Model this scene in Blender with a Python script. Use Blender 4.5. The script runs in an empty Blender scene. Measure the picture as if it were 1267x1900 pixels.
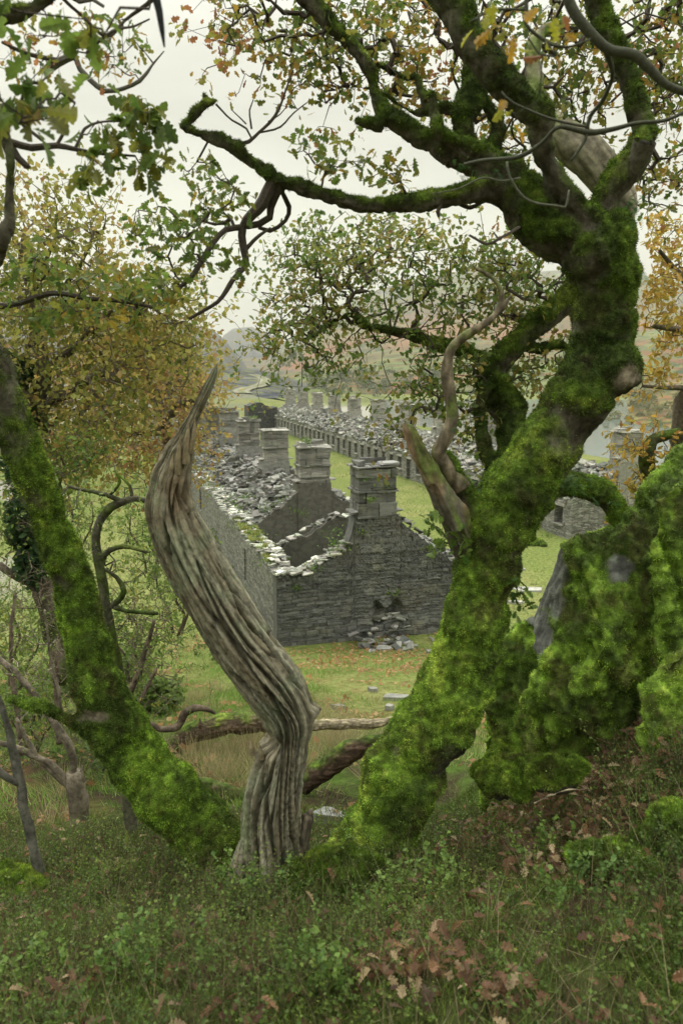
import bpy, math, random
import numpy as np
from mathutils import Vector
R = math.radians
rng = np.random.default_rng(11)
random.seed(5)

# ---------------------------------------------------------------- camera, sky, sun, exposure
F = 1450.0                     # focal length in pixels of the 1267 x 1900 photograph
PITCH = math.atan(270 / F)
CAMZ = 8.9
scene = bpy.context.scene
cam_d = bpy.data.cameras.new('camera')
cam = bpy.data.objects.new('camera', cam_d)
scene.collection.objects.link(cam)
scene.camera = cam
cam.location = (0, 0, CAMZ)
cam.rotation_euler = (math.pi / 2 - PITCH, 0, 0)
cam_d.sensor_fit = 'VERTICAL'
cam_d.sensor_height = 36
cam_d.lens = 36 * F / 1900
cam_d.clip_start = 0.05
cam_d.clip_end = 12000
cam_d.dof.use_dof = True
cam_d.dof.focus_distance = 7.0
cam_d.dof.aperture_fstop = 3.2

scene.render.engine = 'CYCLES'
scene.cycles.max_bounces = 6
scene.cycles.diffuse_bounces = 3
scene.cycles.glossy_bounces = 2
scene.cycles.transmission_bounces = 3
scene.cycles.volume_bounces = 1
scene.cycles.transparent_max_bounces = 6
scene.cycles.use_denoising = True
scene.cycles.use_adaptive_sampling = True
scene.cycles.adaptive_threshold = 0.01
scene.view_settings.view_transform = 'Standard'
scene.view_settings.look = 'None'
scene.view_settings.gamma = 1
scene.view_settings.exposure = 0.42

SUN_EL, SUN_AZ = R(48), R(-35)      # the bright part of the overcast, ahead and to the left
world = bpy.data.worlds.new('World')
scene.world = world
world.use_nodes = True
nt = world.node_tree
for n in list(nt.nodes):
    nt.nodes.remove(n)
def wn(t, **k):
    n = nt.nodes.new(t)
    for a, b in k.items():
        setattr(n, a, b)
    return n
out = wn('ShaderNodeOutputWorld')
bg = wn('ShaderNodeBackground'); bg.inputs['Strength'].default_value = 0.1
sky = wn('ShaderNodeTexSky', sky_type='NISHITA', sun_disc=False)
sky.sun_elevation = SUN_EL; sky.sun_rotation = SUN_AZ
sky.air_density = 2.0; sky.dust_density = 4.0
bg2 = wn('ShaderNodeBackground'); bg2.inputs['Strength'].default_value = 1.0
tc = wn('ShaderNodeTexCoord')
sep = wn('ShaderNodeSeparateXYZ'); nt.links.new(tc.outputs['Generated'], sep.inputs[0])
mp = wn('ShaderNodeMapping'); mp.inputs['Scale'].default_value = (1.5, 1.5, 6.0)
nt.links.new(tc.outputs['Generated'], mp.inputs[0])
cn = wn('ShaderNodeTexNoise'); cn.inputs['Scale'].default_value = 2.2; cn.inputs['Detail'].default_value = 5
cn.inputs['Roughness'].default_value = 0.55; nt.links.new(mp.outputs[0], cn.inputs['Vector'])
# overcast cloud layer: about three times brighter overhead than at the horizon
mr = wn('ShaderNodeMapRange'); mr.inputs['From Min'].default_value = 0.28; mr.inputs['From Max'].default_value = 1.0
mr.inputs['To Min'].default_value = 0.43; mr.inputs['To Max'].default_value = 2.8
nt.links.new(sep.outputs['Z'], mr.inputs['Value'])
mr2 = wn('ShaderNodeMapRange'); mr2.inputs['From Min'].default_value = 0.3; mr2.inputs['From Max'].default_value = 0.7
mr2.inputs['To Min'].default_value = 0.76; mr2.inputs['To Max'].default_value = 1.12
nt.links.new(cn.outputs['Fac'], mr2.inputs['Value'])
mu = wn('ShaderNodeMath', operation='MULTIPLY')
nt.links.new(mr.outputs[0], mu.inputs[0]); nt.links.new(mr2.outputs[0], mu.inputs[1])
vm = wn('ShaderNodeVectorMath', operation='SCALE'); vm.inputs[0].default_value = (1.0, 0.995, 0.89)
nt.links.new(mu.outputs[0], vm.inputs['Scale'])
nt.links.new(vm.outputs[0], bg2.inputs['Color'])
nt.links.new(sky.outputs[0], bg.inputs['Color'])
mix = wn('ShaderNodeMixShader'); mix.inputs[0].default_value = 0.96
nt.links.new(bg.outputs[0], mix.inputs[1]); nt.links.new(bg2.outputs[0], mix.inputs[2])
nt.links.new(mix.outputs[0], out.inputs[0])

sun_d = bpy.data.lights.new('sun', 'SUN')
sun_d.energy = 1.5; sun_d.angle = R(18); sun_d.color = (1.0, 0.97, 0.88)
sun = bpy.data.objects.new('sun', sun_d); scene.collection.objects.link(sun)
sun.rotation_euler = Vector((math.sin(SUN_AZ) * math.cos(SUN_EL), math.cos(SUN_AZ) * math.cos(SUN_EL), math.sin(SUN_EL))).to_track_quat('Z', 'Y').to_euler()

# ---------------------------------------------------------------- helpers
CP, SP = math.cos(PITCH), math.sin(PITCH)
def ray(px, py):
    a = (px - 633.5) / F; b = (950 - py) / F
    return np.array([a, CP + b * SP, -SP + b * CP])
def W(px, py, Y):
    """world point seen at photo pixel px,py at ground distance Y"""
    d = ray(px, py)
    return np.array([0, 0, CAMZ]) + d * (Y / d[1])
def depth(px, py, Y):
    return Y / ray(px, py)[1]

_pr = np.random.default_rng(3)
_perm = _pr.permutation(512).astype(np.int64)
_grad = _pr.normal(size=(512, 3)); _grad /= np.linalg.norm(_grad, axis=1)[:, None]
def pn(P, f=1.0, s=0.0):
    """gradient noise, roughly -1..1"""
    P = np.asarray(P, float) * f + s * 17.31
    i = np.floor(P).astype(np.int64); u = P - i
    w = u * u * u * (u * (u * 6 - 15) + 10)
    res = np.zeros(len(P))
    for dx in (0, 1):
        for dy in (0, 1):
            for dz in (0, 1):
                h = _perm[(i[:, 0] + dx) & 511]
                h = _perm[(h + i[:, 1] + dy) & 511]
                h = _perm[(h + i[:, 2] + dz) & 511]
                g = _grad[h]
                d = (g * (u - np.array([dx, dy, dz]))).sum(1)
                ww = (w[:, 0] if dx else 1 - w[:, 0]) * (w[:, 1] if dy else 1 - w[:, 1]) * (w[:, 2] if dz else 1 - w[:, 2])
                res += ww * d
    return res * 1.6
def fbm(P, f=1.0, o=4, s=0.0, g=0.5):
    r = 0; a = 1; t = 0
    for k in range(o):
        r = r + a * pn(P, f * 2.03 ** k, s + k); t += a; a *= g
    return r / t
def sm(a, b, x):
    t = np.clip((x - a) / (b - a), 0, 1)
    return t * t * (3 - 2 * t)
def nrm(v):
    v = np.asarray(v, float)
    return v / (np.linalg.norm(v, axis=-1, keepdims=True) + 1e-12)

class MB:
    """collects vertices, faces and a colour per vertex, and builds ONE mesh object"""
    def __init__(s):
        s.V = []; s.C = []; s.F = []; s.n = 0
    def add(s, V, Fs, C=(.5, .5, .5)):
        V = np.asarray(V, float).reshape(-1, 3)
        C = np.asarray(C, float)
        if C.ndim == 1:
            C = np.tile(C, (len(V), 1))
        if isinstance(Fs, np.ndarray):
            Fs = [Fs]
        for f in Fs:
            f = np.asarray(f, np.int64)
            if len(f):
                s.F.append(f + s.n)
        s.V.append(V); s.C.append(C); s.n += len(V)
    def arrays(s):
        return np.concatenate(s.V), s.F, np.concatenate(s.C)
    def mesh(s, name, smooth=False):
        me = bpy.data.meshes.new(name)
        V = np.concatenate(s.V); C = np.concatenate(s.C)
        me.vertices.add(len(V)); me.vertices.foreach_set('co', V.astype(np.float32).ravel())
        L = np.concatenate([f.ravel() for f in s.F])
        sz = np.concatenate([np.full(len(f), f.shape[1]) for f in s.F])
        st = np.concatenate([[0], np.cumsum(sz)[:-1]])
        me.loops.add(len(L)); me.loops.foreach_set('vertex_index', L.astype(np.int32))
        me.polygons.add(len(sz)); me.polygons.foreach_set('loop_start', st.astype(np.int32))
        me.polygons.foreach_set('loop_total', sz.astype(np.int32))
        me.polygons.foreach_set('use_smooth', np.full(len(sz), smooth))
        me.update(calc_edges=True)
        at = me.color_attributes.new('Col', 'FLOAT_COLOR', 'POINT')
        rgba = np.ones((len(V), 4), np.float32); rgba[:, :3] = np.clip(C, 0, 1)
        at.data.foreach_set('color', rgba.ravel())
        return me
    def build(s, name, mat, parent=None, smooth=False):
        me = s.mesh(name, smooth)
        me.materials.append(mat)
        o = bpy.data.objects.new(name, me)
        scene.collection.objects.link(o)
        if parent is not None:
            o.parent = parent
            if parent.type == 'EMPTY' or True:
                o.matrix_parent_inverse = world_of(parent).inverted()
        return o
def world_of(o):
    from mathutils import Matrix
    m = Matrix.LocRotScale(o.location, o.rotation_euler, o.scale)
    if o.parent:
        return world_of(o.parent) @ o.matrix_parent_inverse @ m
    return m
def tag(o, label=None, cat=None, group=None, kind=None):
    if label: o['label'] = label
    if cat: o['category'] = cat
    if group: o['group'] = group
    if kind: o['kind'] = kind
    return o
def empty(name, loc, label, cat, group=None, rz=0):
    o = bpy.data.objects.new(name, None)
    scene.collection.objects.link(o)
    o.location = tuple(loc); o.rotation_euler = (0, 0, rz)
    o.empty_display_size = 0.3
    return tag(o, label, cat, group)

# ---------------------------------------------------------------- materials
def newmat(name):
    m = bpy.data.materials.new(name); m.use_nodes = True
    t = m.node_tree
    for n in list(t.nodes):
        t.nodes.remove(n)
    return m, t, t.nodes.new, t.links.new
def vmat(name, scale=20, contrast=0.5, bump=0.3, rough=0.9, trans=0.0, spec=0.2, detail=5, dist=0.02, stretch=(1, 1, 1), hue=0.0):
    """colour attribute of the mesh, broken up by object-space noise, with bump"""
    m, t, N, L = newmat(name)
    o = N('ShaderNodeOutputMaterial')
    at = N('ShaderNodeAttribute'); at.attribute_name = 'Col'
    tcn = N('ShaderNodeTexCoord'); mpn = N('ShaderNodeMapping'); mpn.inputs['Scale'].default_value = stretch
    L(tcn.outputs['Object'], mpn.inputs[0])
    nz = N('ShaderNodeTexNoise'); nz.inputs['Scale'].default_value = scale; nz.inputs['Detail'].default_value = detail
    nz.inputs['Roughness'].default_value = 0.65
    L(mpn.outputs[0], nz.inputs['Vector'])
    r = N('ShaderNodeMapRange'); r.inputs['From Min'].default_value = 0.3; r.inputs['From Max'].default_value = 0.7
    r.inputs['To Min'].default_value = 1 - contrast; r.inputs['To Max'].default_value = 1 + contrast
    r.clamp = False
    L(nz.outputs['Fac'], r.inputs['Value'])
    mx = N('ShaderNodeVectorMath'); mx.operation = 'SCALE'
    L(at.outputs['Color'], mx.inputs[0]); L(r.outputs[0], mx.inputs['Scale'])
    col = mx.outputs[0]
    b = N('ShaderNodeBsdfPrincipled')
    b.inputs['Roughness'].default_value = rough
    b.inputs['Specular IOR Level'].default_value = spec
    L(col, b.inputs['Base Color'])
    if bump:
        bp = N('ShaderNodeBump'); bp.inputs['Strength'].default_value = bump; bp.inputs['Distance'].default_value = dist
        L(nz.outputs['Fac'], bp.inputs['Height']); L(bp.outputs[0], b.inputs['Normal'])
    if trans > 0:
        tr = N('ShaderNodeBsdfTranslucent')
        L(col, tr.inputs['Color'])
        ms = N('ShaderNodeMixShader'); ms.inputs[0].default_value = trans
        L(b.outputs[0], ms.inputs[1]); L(tr.outputs[0], ms.inputs[2]); L(ms.outputs[0], o.inputs[0])
    else:
        L(b.outputs[0], o.inputs[0])
    return m
M_LEAF = vmat('oak_leaf', 60, 0.25, 0, 0.5, 0.52, 0.4)
M_MOSS = vmat('moss', 45, 0.45, 0.5, 0.95, 0.15, 0.1, dist=0.012)
M_BARK = vmat('mossy_bark', 30, 0.5, 0.8, 0.92, 0, 0.15, dist=0.015)
M_TWIG = vmat('twig_bark', 80, 0.35, 0, 0.85, 0, 0.2)
M_WOOD = vmat('weathered_wood', 26, 0.45, 0.7, 0.85, 0, 0.2, dist=0.008)
M_GRASS = vmat('grass_blades', 9, 0.3, 0, 0.8, 0.35, 0.15)
M_GROUND = vmat('ground_cover', 7, 0.55, 0.6, 0.95, 0, 0.1, dist=0.04, detail=9)
M_ROCK = vmat('lichened_rock', 14, 0.5, 0.9, 0.85, 0, 0.25, dist=0.02)
M_FAR = vmat('distant_hillside', 0.03, 0.30, 0.5, 1, 0, 0, dist=3.0, detail=10)
M_SLAB = vmat('slate_slab', 6, 0.35, 0.5, 0.75, 0, 0.3, dist=0.02)

# ---------------------------------------------------------------- tubes, twigs, leaves
def catmull(P, Rr, step):
    P = np.asarray(P, float); Rr = np.asarray(Rr, float)
    Q = np.vstack([2 * P[0] - P[1], P, 2 * P[-1] - P[-2]]); rr = np.concatenate([[Rr[0]], Rr, [Rr[-1]]])
    oP = []; oR = []
    for i in range(1, len(Q) - 2):
        n = max(1, int(np.linalg.norm(Q[i + 1] - Q[i]) / step))
        t = (np.arange(n) / n)[:, None]
        a, b, c, d = Q[i - 1], Q[i], Q[i + 1], Q[i + 2]
        oP.append(0.5 * (2 * b + (c - a) * t + (2 * a - 5 * b + 4 * c - d) * t ** 2 + (3 * b - a - 3 * c + d) * t ** 3))
        tt = t[:, 0]; tt = tt * tt * (3 - 2 * tt)
        oR.append(rr[i] * (1 - tt) + rr[i + 1] * tt)
    oP.append(P[-1:]); oR.append(Rr[-1:])
    return np.vstack(oP), np.concatenate(oR)
def tube_arrays(P, Rr, nseg, cap=True):
    P = np.asarray(P, float); n = len(P)
    T = np.gradient(P, axis=0); T = nrm(T)
    ref = np.array([0.3, 0.9, 0.2]); u = ref - T[0] * (ref @ T[0]); u /= np.linalg.norm(u)
    U = np.zeros((n, 3))
    for i in range(n):
        u = u - T[i] * (u @ T[i]); u /= (np.linalg.norm(u) + 1e-9); U[i] = u
    Vv = np.cross(T, U)
    a = np.arange(nseg) * 2 * math.pi / nseg
    ring = P[:, None, :] + Rr[:, None, None] * (np.cos(a)[None, :, None] * U[:, None, :] + np.sin(a)[None, :, None] * Vv[:, None, :])
    V = ring.reshape(-1, 3)
    i = np.arange(n - 1)[:, None] * nseg; j = np.arange(nseg)[None, :]; j2 = (j + 1) % nseg
    Fq = np.stack([i + j, i + j2, i + nseg + j2, i + nseg + j], -1).reshape(-1, 4)
    fs = [Fq]
    if cap:
        V = np.vstack([V, P[:1], P[-1:]])
        jj = np.arange(nseg); k = (jj + 1) % nseg
        fs.append(np.stack([k, jj, np.full(nseg, n * nseg)], -1))
        o = (n - 1) * nseg
        fs.append(np.stack([o + jj, o + k, np.full(nseg, n * nseg + 1)], -1))
    return V, fs, (T, U, Vv, a)
def pix_path(pts):
    """(px, py, half width px, Y) list -> world points and radii"""
    P = np.array([W(p[0], p[1], p[3]) for p in pts])
    r = np.array([p[2] * depth(p[0], p[1], p[3]) / F for p in pts])
    return P, r
def limb(mb, pts, step=0.03, nseg=14, col=(.1, .08, .06), wob=0.0, k=1.0):
    P, r = pix_path(pts) if len(pts[0]) == 4 and pts[0][2] > .5 else (np.array([p[:3] for p in pts]), np.array([p[3] for p in pts]))
    P, r = catmull(P, r * k, step)
    if wob:
        P = P + np.stack([pn(P, 3.1, 1), pn(P, 3.1, 2), pn(P, 3.1, 3)], 1) * wob + np.stack([pn(P, 8.1, 5), pn(P, 8.1, 6), pn(P, 8.1, 7)], 1) * wob * .5
        r = r * (1 + 0.22 * pn(P, 6.0, 4))
    V, fs, _ = tube_arrays(P, r, nseg)
    mb.add(V, fs, col)
    return P, r
def vnormals(V, Fs):
    N = np.zeros_like(V)
    for f in Fs:
        a, b, c = V[f[:, 0]], V[f[:, 1]], V[f[:, 2]]
        n = np.cross(b - a, c - a)
        if f.shape[1] == 4:
            n = n + np.cross(c - a, V[f[:, 3]] - a)
        for k in range(f.shape[1]):
            np.add.at(N, f[:, k], n)
    return nrm(N)
def union(mb, voxel, smooth=4):
    """fuse overlapping closed pieces into one continuous skin"""
    me = mb.mesh('fuse')
    o = bpy.data.objects.new('fuse', me); scene.collection.objects.link(o)
    m = o.modifiers.new('r', 'REMESH'); m.mode = 'VOXEL'; m.voxel_size = voxel; m.adaptivity = 0
    s = o.modifiers.new('s', 'SMOOTH'); s.iterations = smooth; s.factor = 0.5
    dg = bpy.context.evaluated_depsgraph_get()
    e = o.evaluated_get(dg); m2 = e.to_mesh()
    V = np.empty(len(m2.vertices) * 3, np.float32); m2.vertices.foreach_get('co', V); V = V.reshape(-1, 3).astype(float)
    lt = np.empty(len(m2.polygons), np.int32); m2.polygons.foreach_get('loop_total', lt)
    ls = np.empty(len(m2.polygons), np.int32); m2.polygons.foreach_get('loop_start', ls)
    lv = np.empty(len(m2.loops), np.int32); m2.loops.foreach_get('vertex_index', lv)
    Fs = []
    for k in (3, 4):
        q = ls[lt == k]
        if len(q):
            Fs.append(lv[q[:, None] + np.arange(k)[None, :]].astype(np.int64))
    e.to_mesh_clear()
    bpy.data.objects.remove(o); bpy.data.meshes.remove(me)
    return V, Fs
def fuzz(mb, V, Fs, N, weight, n, length, colfn, width=0.35, lean=(0, 0, 0.0), rg=rng):
    """short blades growing out of a surface (moss)"""
    f = np.vstack([q[:, :3] for q in Fs] + [q[:, [0, 2, 3]] for q in Fs if q.shape[1] == 4])
    a, b, c = V[f[:, 0]], V[f[:, 1]], V[f[:, 2]]
    ar = np.linalg.norm(np.cross(b - a, c - a), axis=1) * weight[f].mean(1)
    idx = rg.choice(len(f), n, p=ar / ar.sum())
    u, v = rg.random(n), rg.random(n); k = u + v > 1; u[k] = 1 - u[k]; v[k] = 1 - v[k]
    p = a[idx] + (b[idx] - a[idx]) * u[:, None] + (c[idx] - a[idx]) * v[:, None]
    nn = N[f[idx, 0]]
    blades(mb, p, nn, length, width, colfn(p, nn), rg, 0.55, lean)
def blades(mb, p, nn, length, width, col, rg, jit=0.5, lean=(0, 0, 0)):
    n = len(p)
    d = nrm(nn + rg.normal(size=(n, 3)) * jit + np.array(lean))
    s = nrm(np.cross(d, rg.normal(size=(n, 3))))
    L = length * (0.5 + rg.random(n))[:, None] if np.isscalar(length) else (length * (0.6 + 0.8 * rg.random(n)))[:, None]
    Vb = np.stack([p - nn * 0.003 - s * L * width * .5, p - nn * 0.003 + s * L * width * .5, p + d * L], 1).reshape(-1, 3)
    Fb = np.arange(3 * n).reshape(n, 3)
    mb.add(Vb, Fb, np.repeat(col, 3, axis=0))

_st = np.array([0, .08, .16, .22, .28, .36, .43, .49, .57, .65, .71, .78, .85, .90, .96, 1.0])
_wd = np.array([.012, .03, .13, .15, .07, .20, .23, .11, .27, .29, .15, .21, .22, .14, .11, .0])
def leaf_template(lod):
    if lod == 2:
        t, w = _st, _wd
    elif lod == 1:
        t = np.array([0, .2, .38, .5, .72, .85, 1.0]); w = np.array([.02, .16, .10, .28, .16, .22, 0.0])
    else:
        V = np.array([[0, 0, 0], [.55, .24, .05], [1, 0, -.04], [.5, -.24, .05]]); return V, np.array([[0, 1, 2], [0, 2, 3]])
    n = len(t)
    mid = np.stack([t, 0 * t, -0.10 * t ** 2], 1)
    l = np.stack([t + .10 * w, w, 0.22 * w - 0.10 * t ** 2], 1); r = l * np.array([1, -1, 1])
    V = np.vstack([mid, l, r]); f = []
    for i in range(n - 1):
        f += [[i, i + 1, n + i + 1, n + i], [i + 1, i, 2 * n + i, 2 * n + i + 1]]
    return V, np.array(f)
def leaves(mb, pos, dirs, size, pal, lod=1, droop=0.3, flat=0.4, rg=rng, curl=0.0, wide=1.0):
    n = len(pos)
    if n == 0: return
    T, f = leaf_template(lod)
    T = T * np.array([1, wide, 1 + curl * 4])
    ax = nrm(dirs * 0.7 + rg.normal(size=(n, 3)) * 0.65 + np.array([0, 0, -droop]))
    up = nrm(rg.normal(size=(n, 3)) * (1 - flat) + np.array([0, 0, flat * 1.6]))
    sd = nrm(np.cross(up, ax)); up = np.cross(ax, sd)
    sz = size * (0.55 + 0.8 * rg.random(n))
    V = pos[:, None, :] + sz[:, None, None] * (T[None, :, 0:1] * ax[:, None, :] + T[None, :, 1:2] * sd[:, None, :] + T[None, :, 2:3] * up[:, None, :])
    k = len(T)
    Fq = (f[None] + (np.arange(n) * k)[:, None, None]).reshape(-1, f.shape[1])
    cols, wt = pal
    cols = np.array(cols); wt = np.array(wt, float); wt /= wt.sum()
    # neighbouring leaves of a spray turn together
    q = np.clip((pn(pos, 1.7, 8) * .5 + .5) * .55 + rg.random(n) * .45, 0, .999)
    c = cols[np.searchsorted(np.cumsum(wt), q * .999)] * (0.7 + 0.6 * rg.random(n))[:, None]
    mb.add(V.reshape(-1, 3), Fq, np.repeat(c, k, axis=0))
def spray(limbs, targets, step=0.10, r_tip=0.0022, rcap=0.02, jag=0.35, rg=rng, reach=None):
    """twigs that grow from limb points towards the targets, each from the nearest wood already there"""
    LP = np.vstack([l[0] for l in limbs]); n0 = len(LP)
    d0 = np.array([np.min(((LP - t) ** 2).sum(1)) for t in targets]) ** .5
    order = np.argsort(d0)
    if reach: order = order[d0[order] < reach]
    cap = n0 + int(sum(d0[order] / step + 4)) + 10
    P = np.zeros((cap, 3)); P[:n0] = LP; par = np.full(cap, -1); n = n0; chains = []
    for k in order:
        t = targets[k]
        D = ((P[:n] - t) ** 2).sum(1)
        i = int(np.argmin(D)); d = math.sqrt(D[i])
        if d < step * .6: continue
        m = max(2, int(d / step)); m = min(m, 14)
        if n + m >= cap: break
        u = (np.arange(1, m + 1) / m)[:, None]
        q = P[i] + (t - P[i]) * u
        zig = rg.normal(size=(m, 3)) * d / m * jag
        side = rg.normal(size=3) * d * 0.16
        q = q + zig * (1 - u * .3) + side * np.sin(u * math.pi)
        P[n:n + m] = q; par[n] = i; par[n + 1:n + m] = np.arange(n, n + m - 1)
        chains.append((i, n, n + m)); n += m
    cnt = np.zeros(n)
    for (_, a, b) in chains: cnt[b - 1] += 1
    for j in range(n - 1, n0 - 1, -1):
        if par[j] >= n0: cnt[par[j]] += cnt[j]
    rad = np.minimum(r_tip * np.sqrt(np.maximum(cnt, 1)), rcap)
    return P[:n], rad, chains, n0
def twig_mesh(mb, sp, col, nseg=4):
    P, rad, chains, n0 = sp
    for (i, a, b) in chains:
        pts = np.vstack([P[i:i + 1], P[a:b]]); r = np.concatenate([[rad[a]], rad[a:b]]); r[-1] *= .5
        V, fs, _ = tube_arrays(pts, r, nseg, cap=False)
        mb.add(V, fs, np.asarray(col) * (0.8 + .4 * random.random()))
def leaf_sites(sp, per=5, frac=0.5, spread=0.03, rg=rng, keep=1.0):
    P, rad, chains, n0 = sp
    pp = []; dd = []
    for (i, a, b) in chains:
        if rg.random() > keep: continue
        m = b - a; k = max(1, int(m * frac))
        for j in range(b - k, b):
            d = P[j] - (P[j - 1] if j > a else P[i]); nn_ = per if j == b - 1 else max(1, per // 2)
            pp.append(np.tile(P[j], (nn_, 1))); dd.append(np.tile(d / (np.linalg.norm(d) + 1e-9), (nn_, 1)))
    if not pp: return np.zeros((0, 3)), np.zeros((0, 3))
    pp = np.vstack(pp); dd = np.vstack(dd)
    return pp + rg.normal(size=pp.shape) * spread, dd
def blob_targets(blobs, rg=rng):
    """(px, py, rx, ry, Y, depth half spread, count) ellipses"""
    T = []
    for (px, py, rx, ry, Y, dY, n) in blobs:
        for _ in range(n):
            while True:
                a, b, c = rg.uniform(-1, 1, 3)
                if a * a + b * b + c * c < 1: break
            T.append(W(px + a * rx, py + b * ry, Y + c * dY))
    return np.array(T)
# ---------------------------------------------------------------- the ground
_py = np.array([-60, -20, -4, 0, 2.2, 4.5, 6, 9, 14, 20, 23.5, 26, 400])
_pz = np.array([CAMZ + 14, CAMZ + 4, CAMZ - .3, CAMZ - 1.45, CAMZ - 2.12, CAMZ - 3.08, CAMZ - 3.75, CAMZ - 4.85, CAMZ - 6.35, CAMZ - 8.0, .02, 0, 0])
ROWD = np.array([math.sin(R(-16.4)), math.cos(R(-16.4))]); ROWN = np.array([ROWD[1], -ROWD[0]])
ROWA = np.array([-2.05, 23.9])
def ground_z(x, y, detail=True):
    x = np.atleast_1d(np.asarray(x, float)); y = np.atleast_1d(np.asarray(y, float))
    z = np.interp(y, _py, _pz)
    z = np.where(y < 26, .25 * (np.interp(y - .9, _py, _pz) + np.interp(y + .9, _py, _pz)) + .5 * z, z)
    # the bank with the boulder rises on the right, the left falls a little
    z += 1.05 * sm(.35, 2.3, x - 0.05 * y) * (1 - sm(5.6, 9.5, y)) * sm(1.5, 4.2, y)
    z -= .25 * sm(-.2, -2.5, x) * sm(9, 4, y) * 0 + 0
    z -= .12 * sm(.3, 2, -x) * (1 - sm(6, 10, y))
    # left slope of the valley side beyond the yard
    s = (x - ROWA[0]) * ROWN[0] + (y - ROWA[1]) * ROWN[1]
    t = (x - ROWA[0]) * ROWD[0] + (y - ROWA[1]) * ROWD[1]
    z += .20 * np.maximum(0, -s - 9) * sm(10, 30, y)
    # beyond the rows: up on the left, down to the lake on the right
    z += np.interp(t, [95, 120, 150, 280, 500], [0, 3.2, 4.2, 6.2, 9]) * (1 - sm(20, 45, s))
    fall = sm(31, 120, s + np.maximum(0, t - 100) * .0)
    z -= 14.0 * fall * sm(10, 60, y)
    z -= 9.0 * sm(125, 260, y) * sm(12, 60, s) * (1 - fall)
    z = np.where((y > 470) & (s > 10), np.maximum(z, -13 + 2.5 * sm(470, 560, y)), z)
    if detail:
        P = np.stack([x, y, 0 * x], 1)
        near = 1 - sm(10, 22, y)
        z += near * (0.10 * pn(P, .9, 1) + .045 * pn(P, 2.7, 2) + .02 * pn(P, 7, 3))
        z += (1 - near) * .12 * fbm(P, .28, 3, 5) * sm(22, 28, y)
        z += 1.5 * fbm(P, .02, 3, 9) * sm(110, 220, y) * (1 - sm(25, 60, s))
    return z
def gp(x, y, dz=0.0):
    return np.array([x, y, ground_z(x, y)[0] + dz])
def hit(px, py):
    """where the view through a photo pixel meets the ground"""
    d = ray(px, py)
    Y = np.concatenate([np.linspace(1, 30, 400), np.linspace(30, 160, 500)])
    P = np.array([0, 0, CAMZ])[None] + d[None] * (Y / d[1])[:, None]
    g = ground_z(P[:, 0], P[:, 1])
    k = np.argmax(P[:, 2] < g)
    return P[k]
def build_ground():
    r = np.concatenate([[0], np.geomspace(.7, 4500, 560)])
    ang = np.concatenate([np.linspace(-180, -40, 30)[:-1], np.linspace(-40, 40, 420), np.linspace(40, 180, 30)[1:]])
    A = np.radians(ang)
    X = (r[:, None] * np.sin(A)[None]).ravel(); Y = (r[:, None] * np.cos(A)[None]).ravel()
    Z = ground_z(X, Y)
    P = np.stack([X, Y, Z], 1)
    n, m = len(r), len(A)
    i = np.arange(n - 1)[:, None] * m; j = np.arange(m - 1)[None]
    Fq = np.stack([i + j, i + m + j, i + m + j + 1, i + j + 1], -1).reshape(-1, 4)
    s = (X - ROWA[0]) * ROWN[0] + (Y - ROWA[1]) * ROWN[1]
    t = (X - ROWA[0]) * ROWD[0] + (Y - ROWA[1]) * ROWD[1]
    a = fbm(P, .35, 4, 2); b = fbm(P, 1.6, 3, 6); c2 = fbm(P, .05, 4, 12)
    soil = np.array([.045, .032, .02]); litter = np.array([.14, .085, .04]); moss = np.array([.06, .10, .018])
    grass = np.array([.135, .17, .045]); straw = np.array([.19, .20, .07]); gravel = np.array([.26, .25, .22])
    k = sm(-.25, .35, b)[:, None]
    near = soil * (1 - k) + moss * k
    k = sm(.05, .4, a)[:, None]; near = near * (1 - k) + litter * k * .8 + near * 0
    mid = grass * (1 - sm(-.2, .3, a)[:, None]) + straw * sm(-.2, .3, a)[:, None]
    k = (sm(.12, .3, b) * sm(28, 12, Y))[:, None] * .6; mid = mid * (1 - k) + litter * k
    # scree of slate left of the row, gravel beach at the lake
    k = (sm(-.05, .12, fbm(P, .22, 3, 21)) * sm(-7, -11, s) * sm(24, 30, Y))[:, None]; mid = mid * (1 - k) + gravel * k
    k = (sm(-9.5, -11.5, Z) * sm(60, 90, Y) * (1 - sm(440, 480, Y)))[:, None]; mid = mid * (1 - k) + np.array([.30, .29, .25]) * k
    k = (sm(95, 125, t) * (1 - sm(-30, 30, s - 30)) * sm(-.1, .2, c2 + .1))[:, None]; mid = mid * (1 - k) + np.array([.15, .15, .14]) * k
    q = sm(9, 15, Y)[:, None]
    C = near * (1 - q) + mid * q
    mb = MB(); mb.add(P, Fq, C)
    o = mb.build('ground', M_GROUND, smooth=True); tag(o, kind='structure')
    o['label'] = 'grassy slope and yard floor running down to the lake'
build_ground()

# ---------------------------------------------------------------- lake
m, t_, N_, L_ = newmat('lake_water')
o_ = N_('ShaderNodeOutputMaterial'); b_ = N_('ShaderNodeBsdfPrincipled')
b_.inputs['Base Color'].default_value = (.10, .14, .15, 1); b_.inputs['Roughness'].default_value = .12
nz_ = N_('ShaderNodeTexNoise'); nz_.inputs['Scale'].default_value = .6; bp_ = N_('ShaderNodeBump'); bp_.inputs['Distance'].default_value = .25
bp_.inputs['Strength'].default_value = .12
tc_ = N_('ShaderNodeTexCoord'); L_(tc_.outputs['Object'], nz_.inputs[0]); L_(nz_.outputs['Fac'], bp_.inputs['Height'])
L_(bp_.outputs[0], b_.inputs['Normal']); L_(b_.outputs[0], o_.inputs[0])
mb = MB(); mb.add([[20, 120, -12], [1500, 120, -12], [1500, 1500, -12], [20, 1500, -12]], np.array([[0, 1, 2, 3]]))
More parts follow.
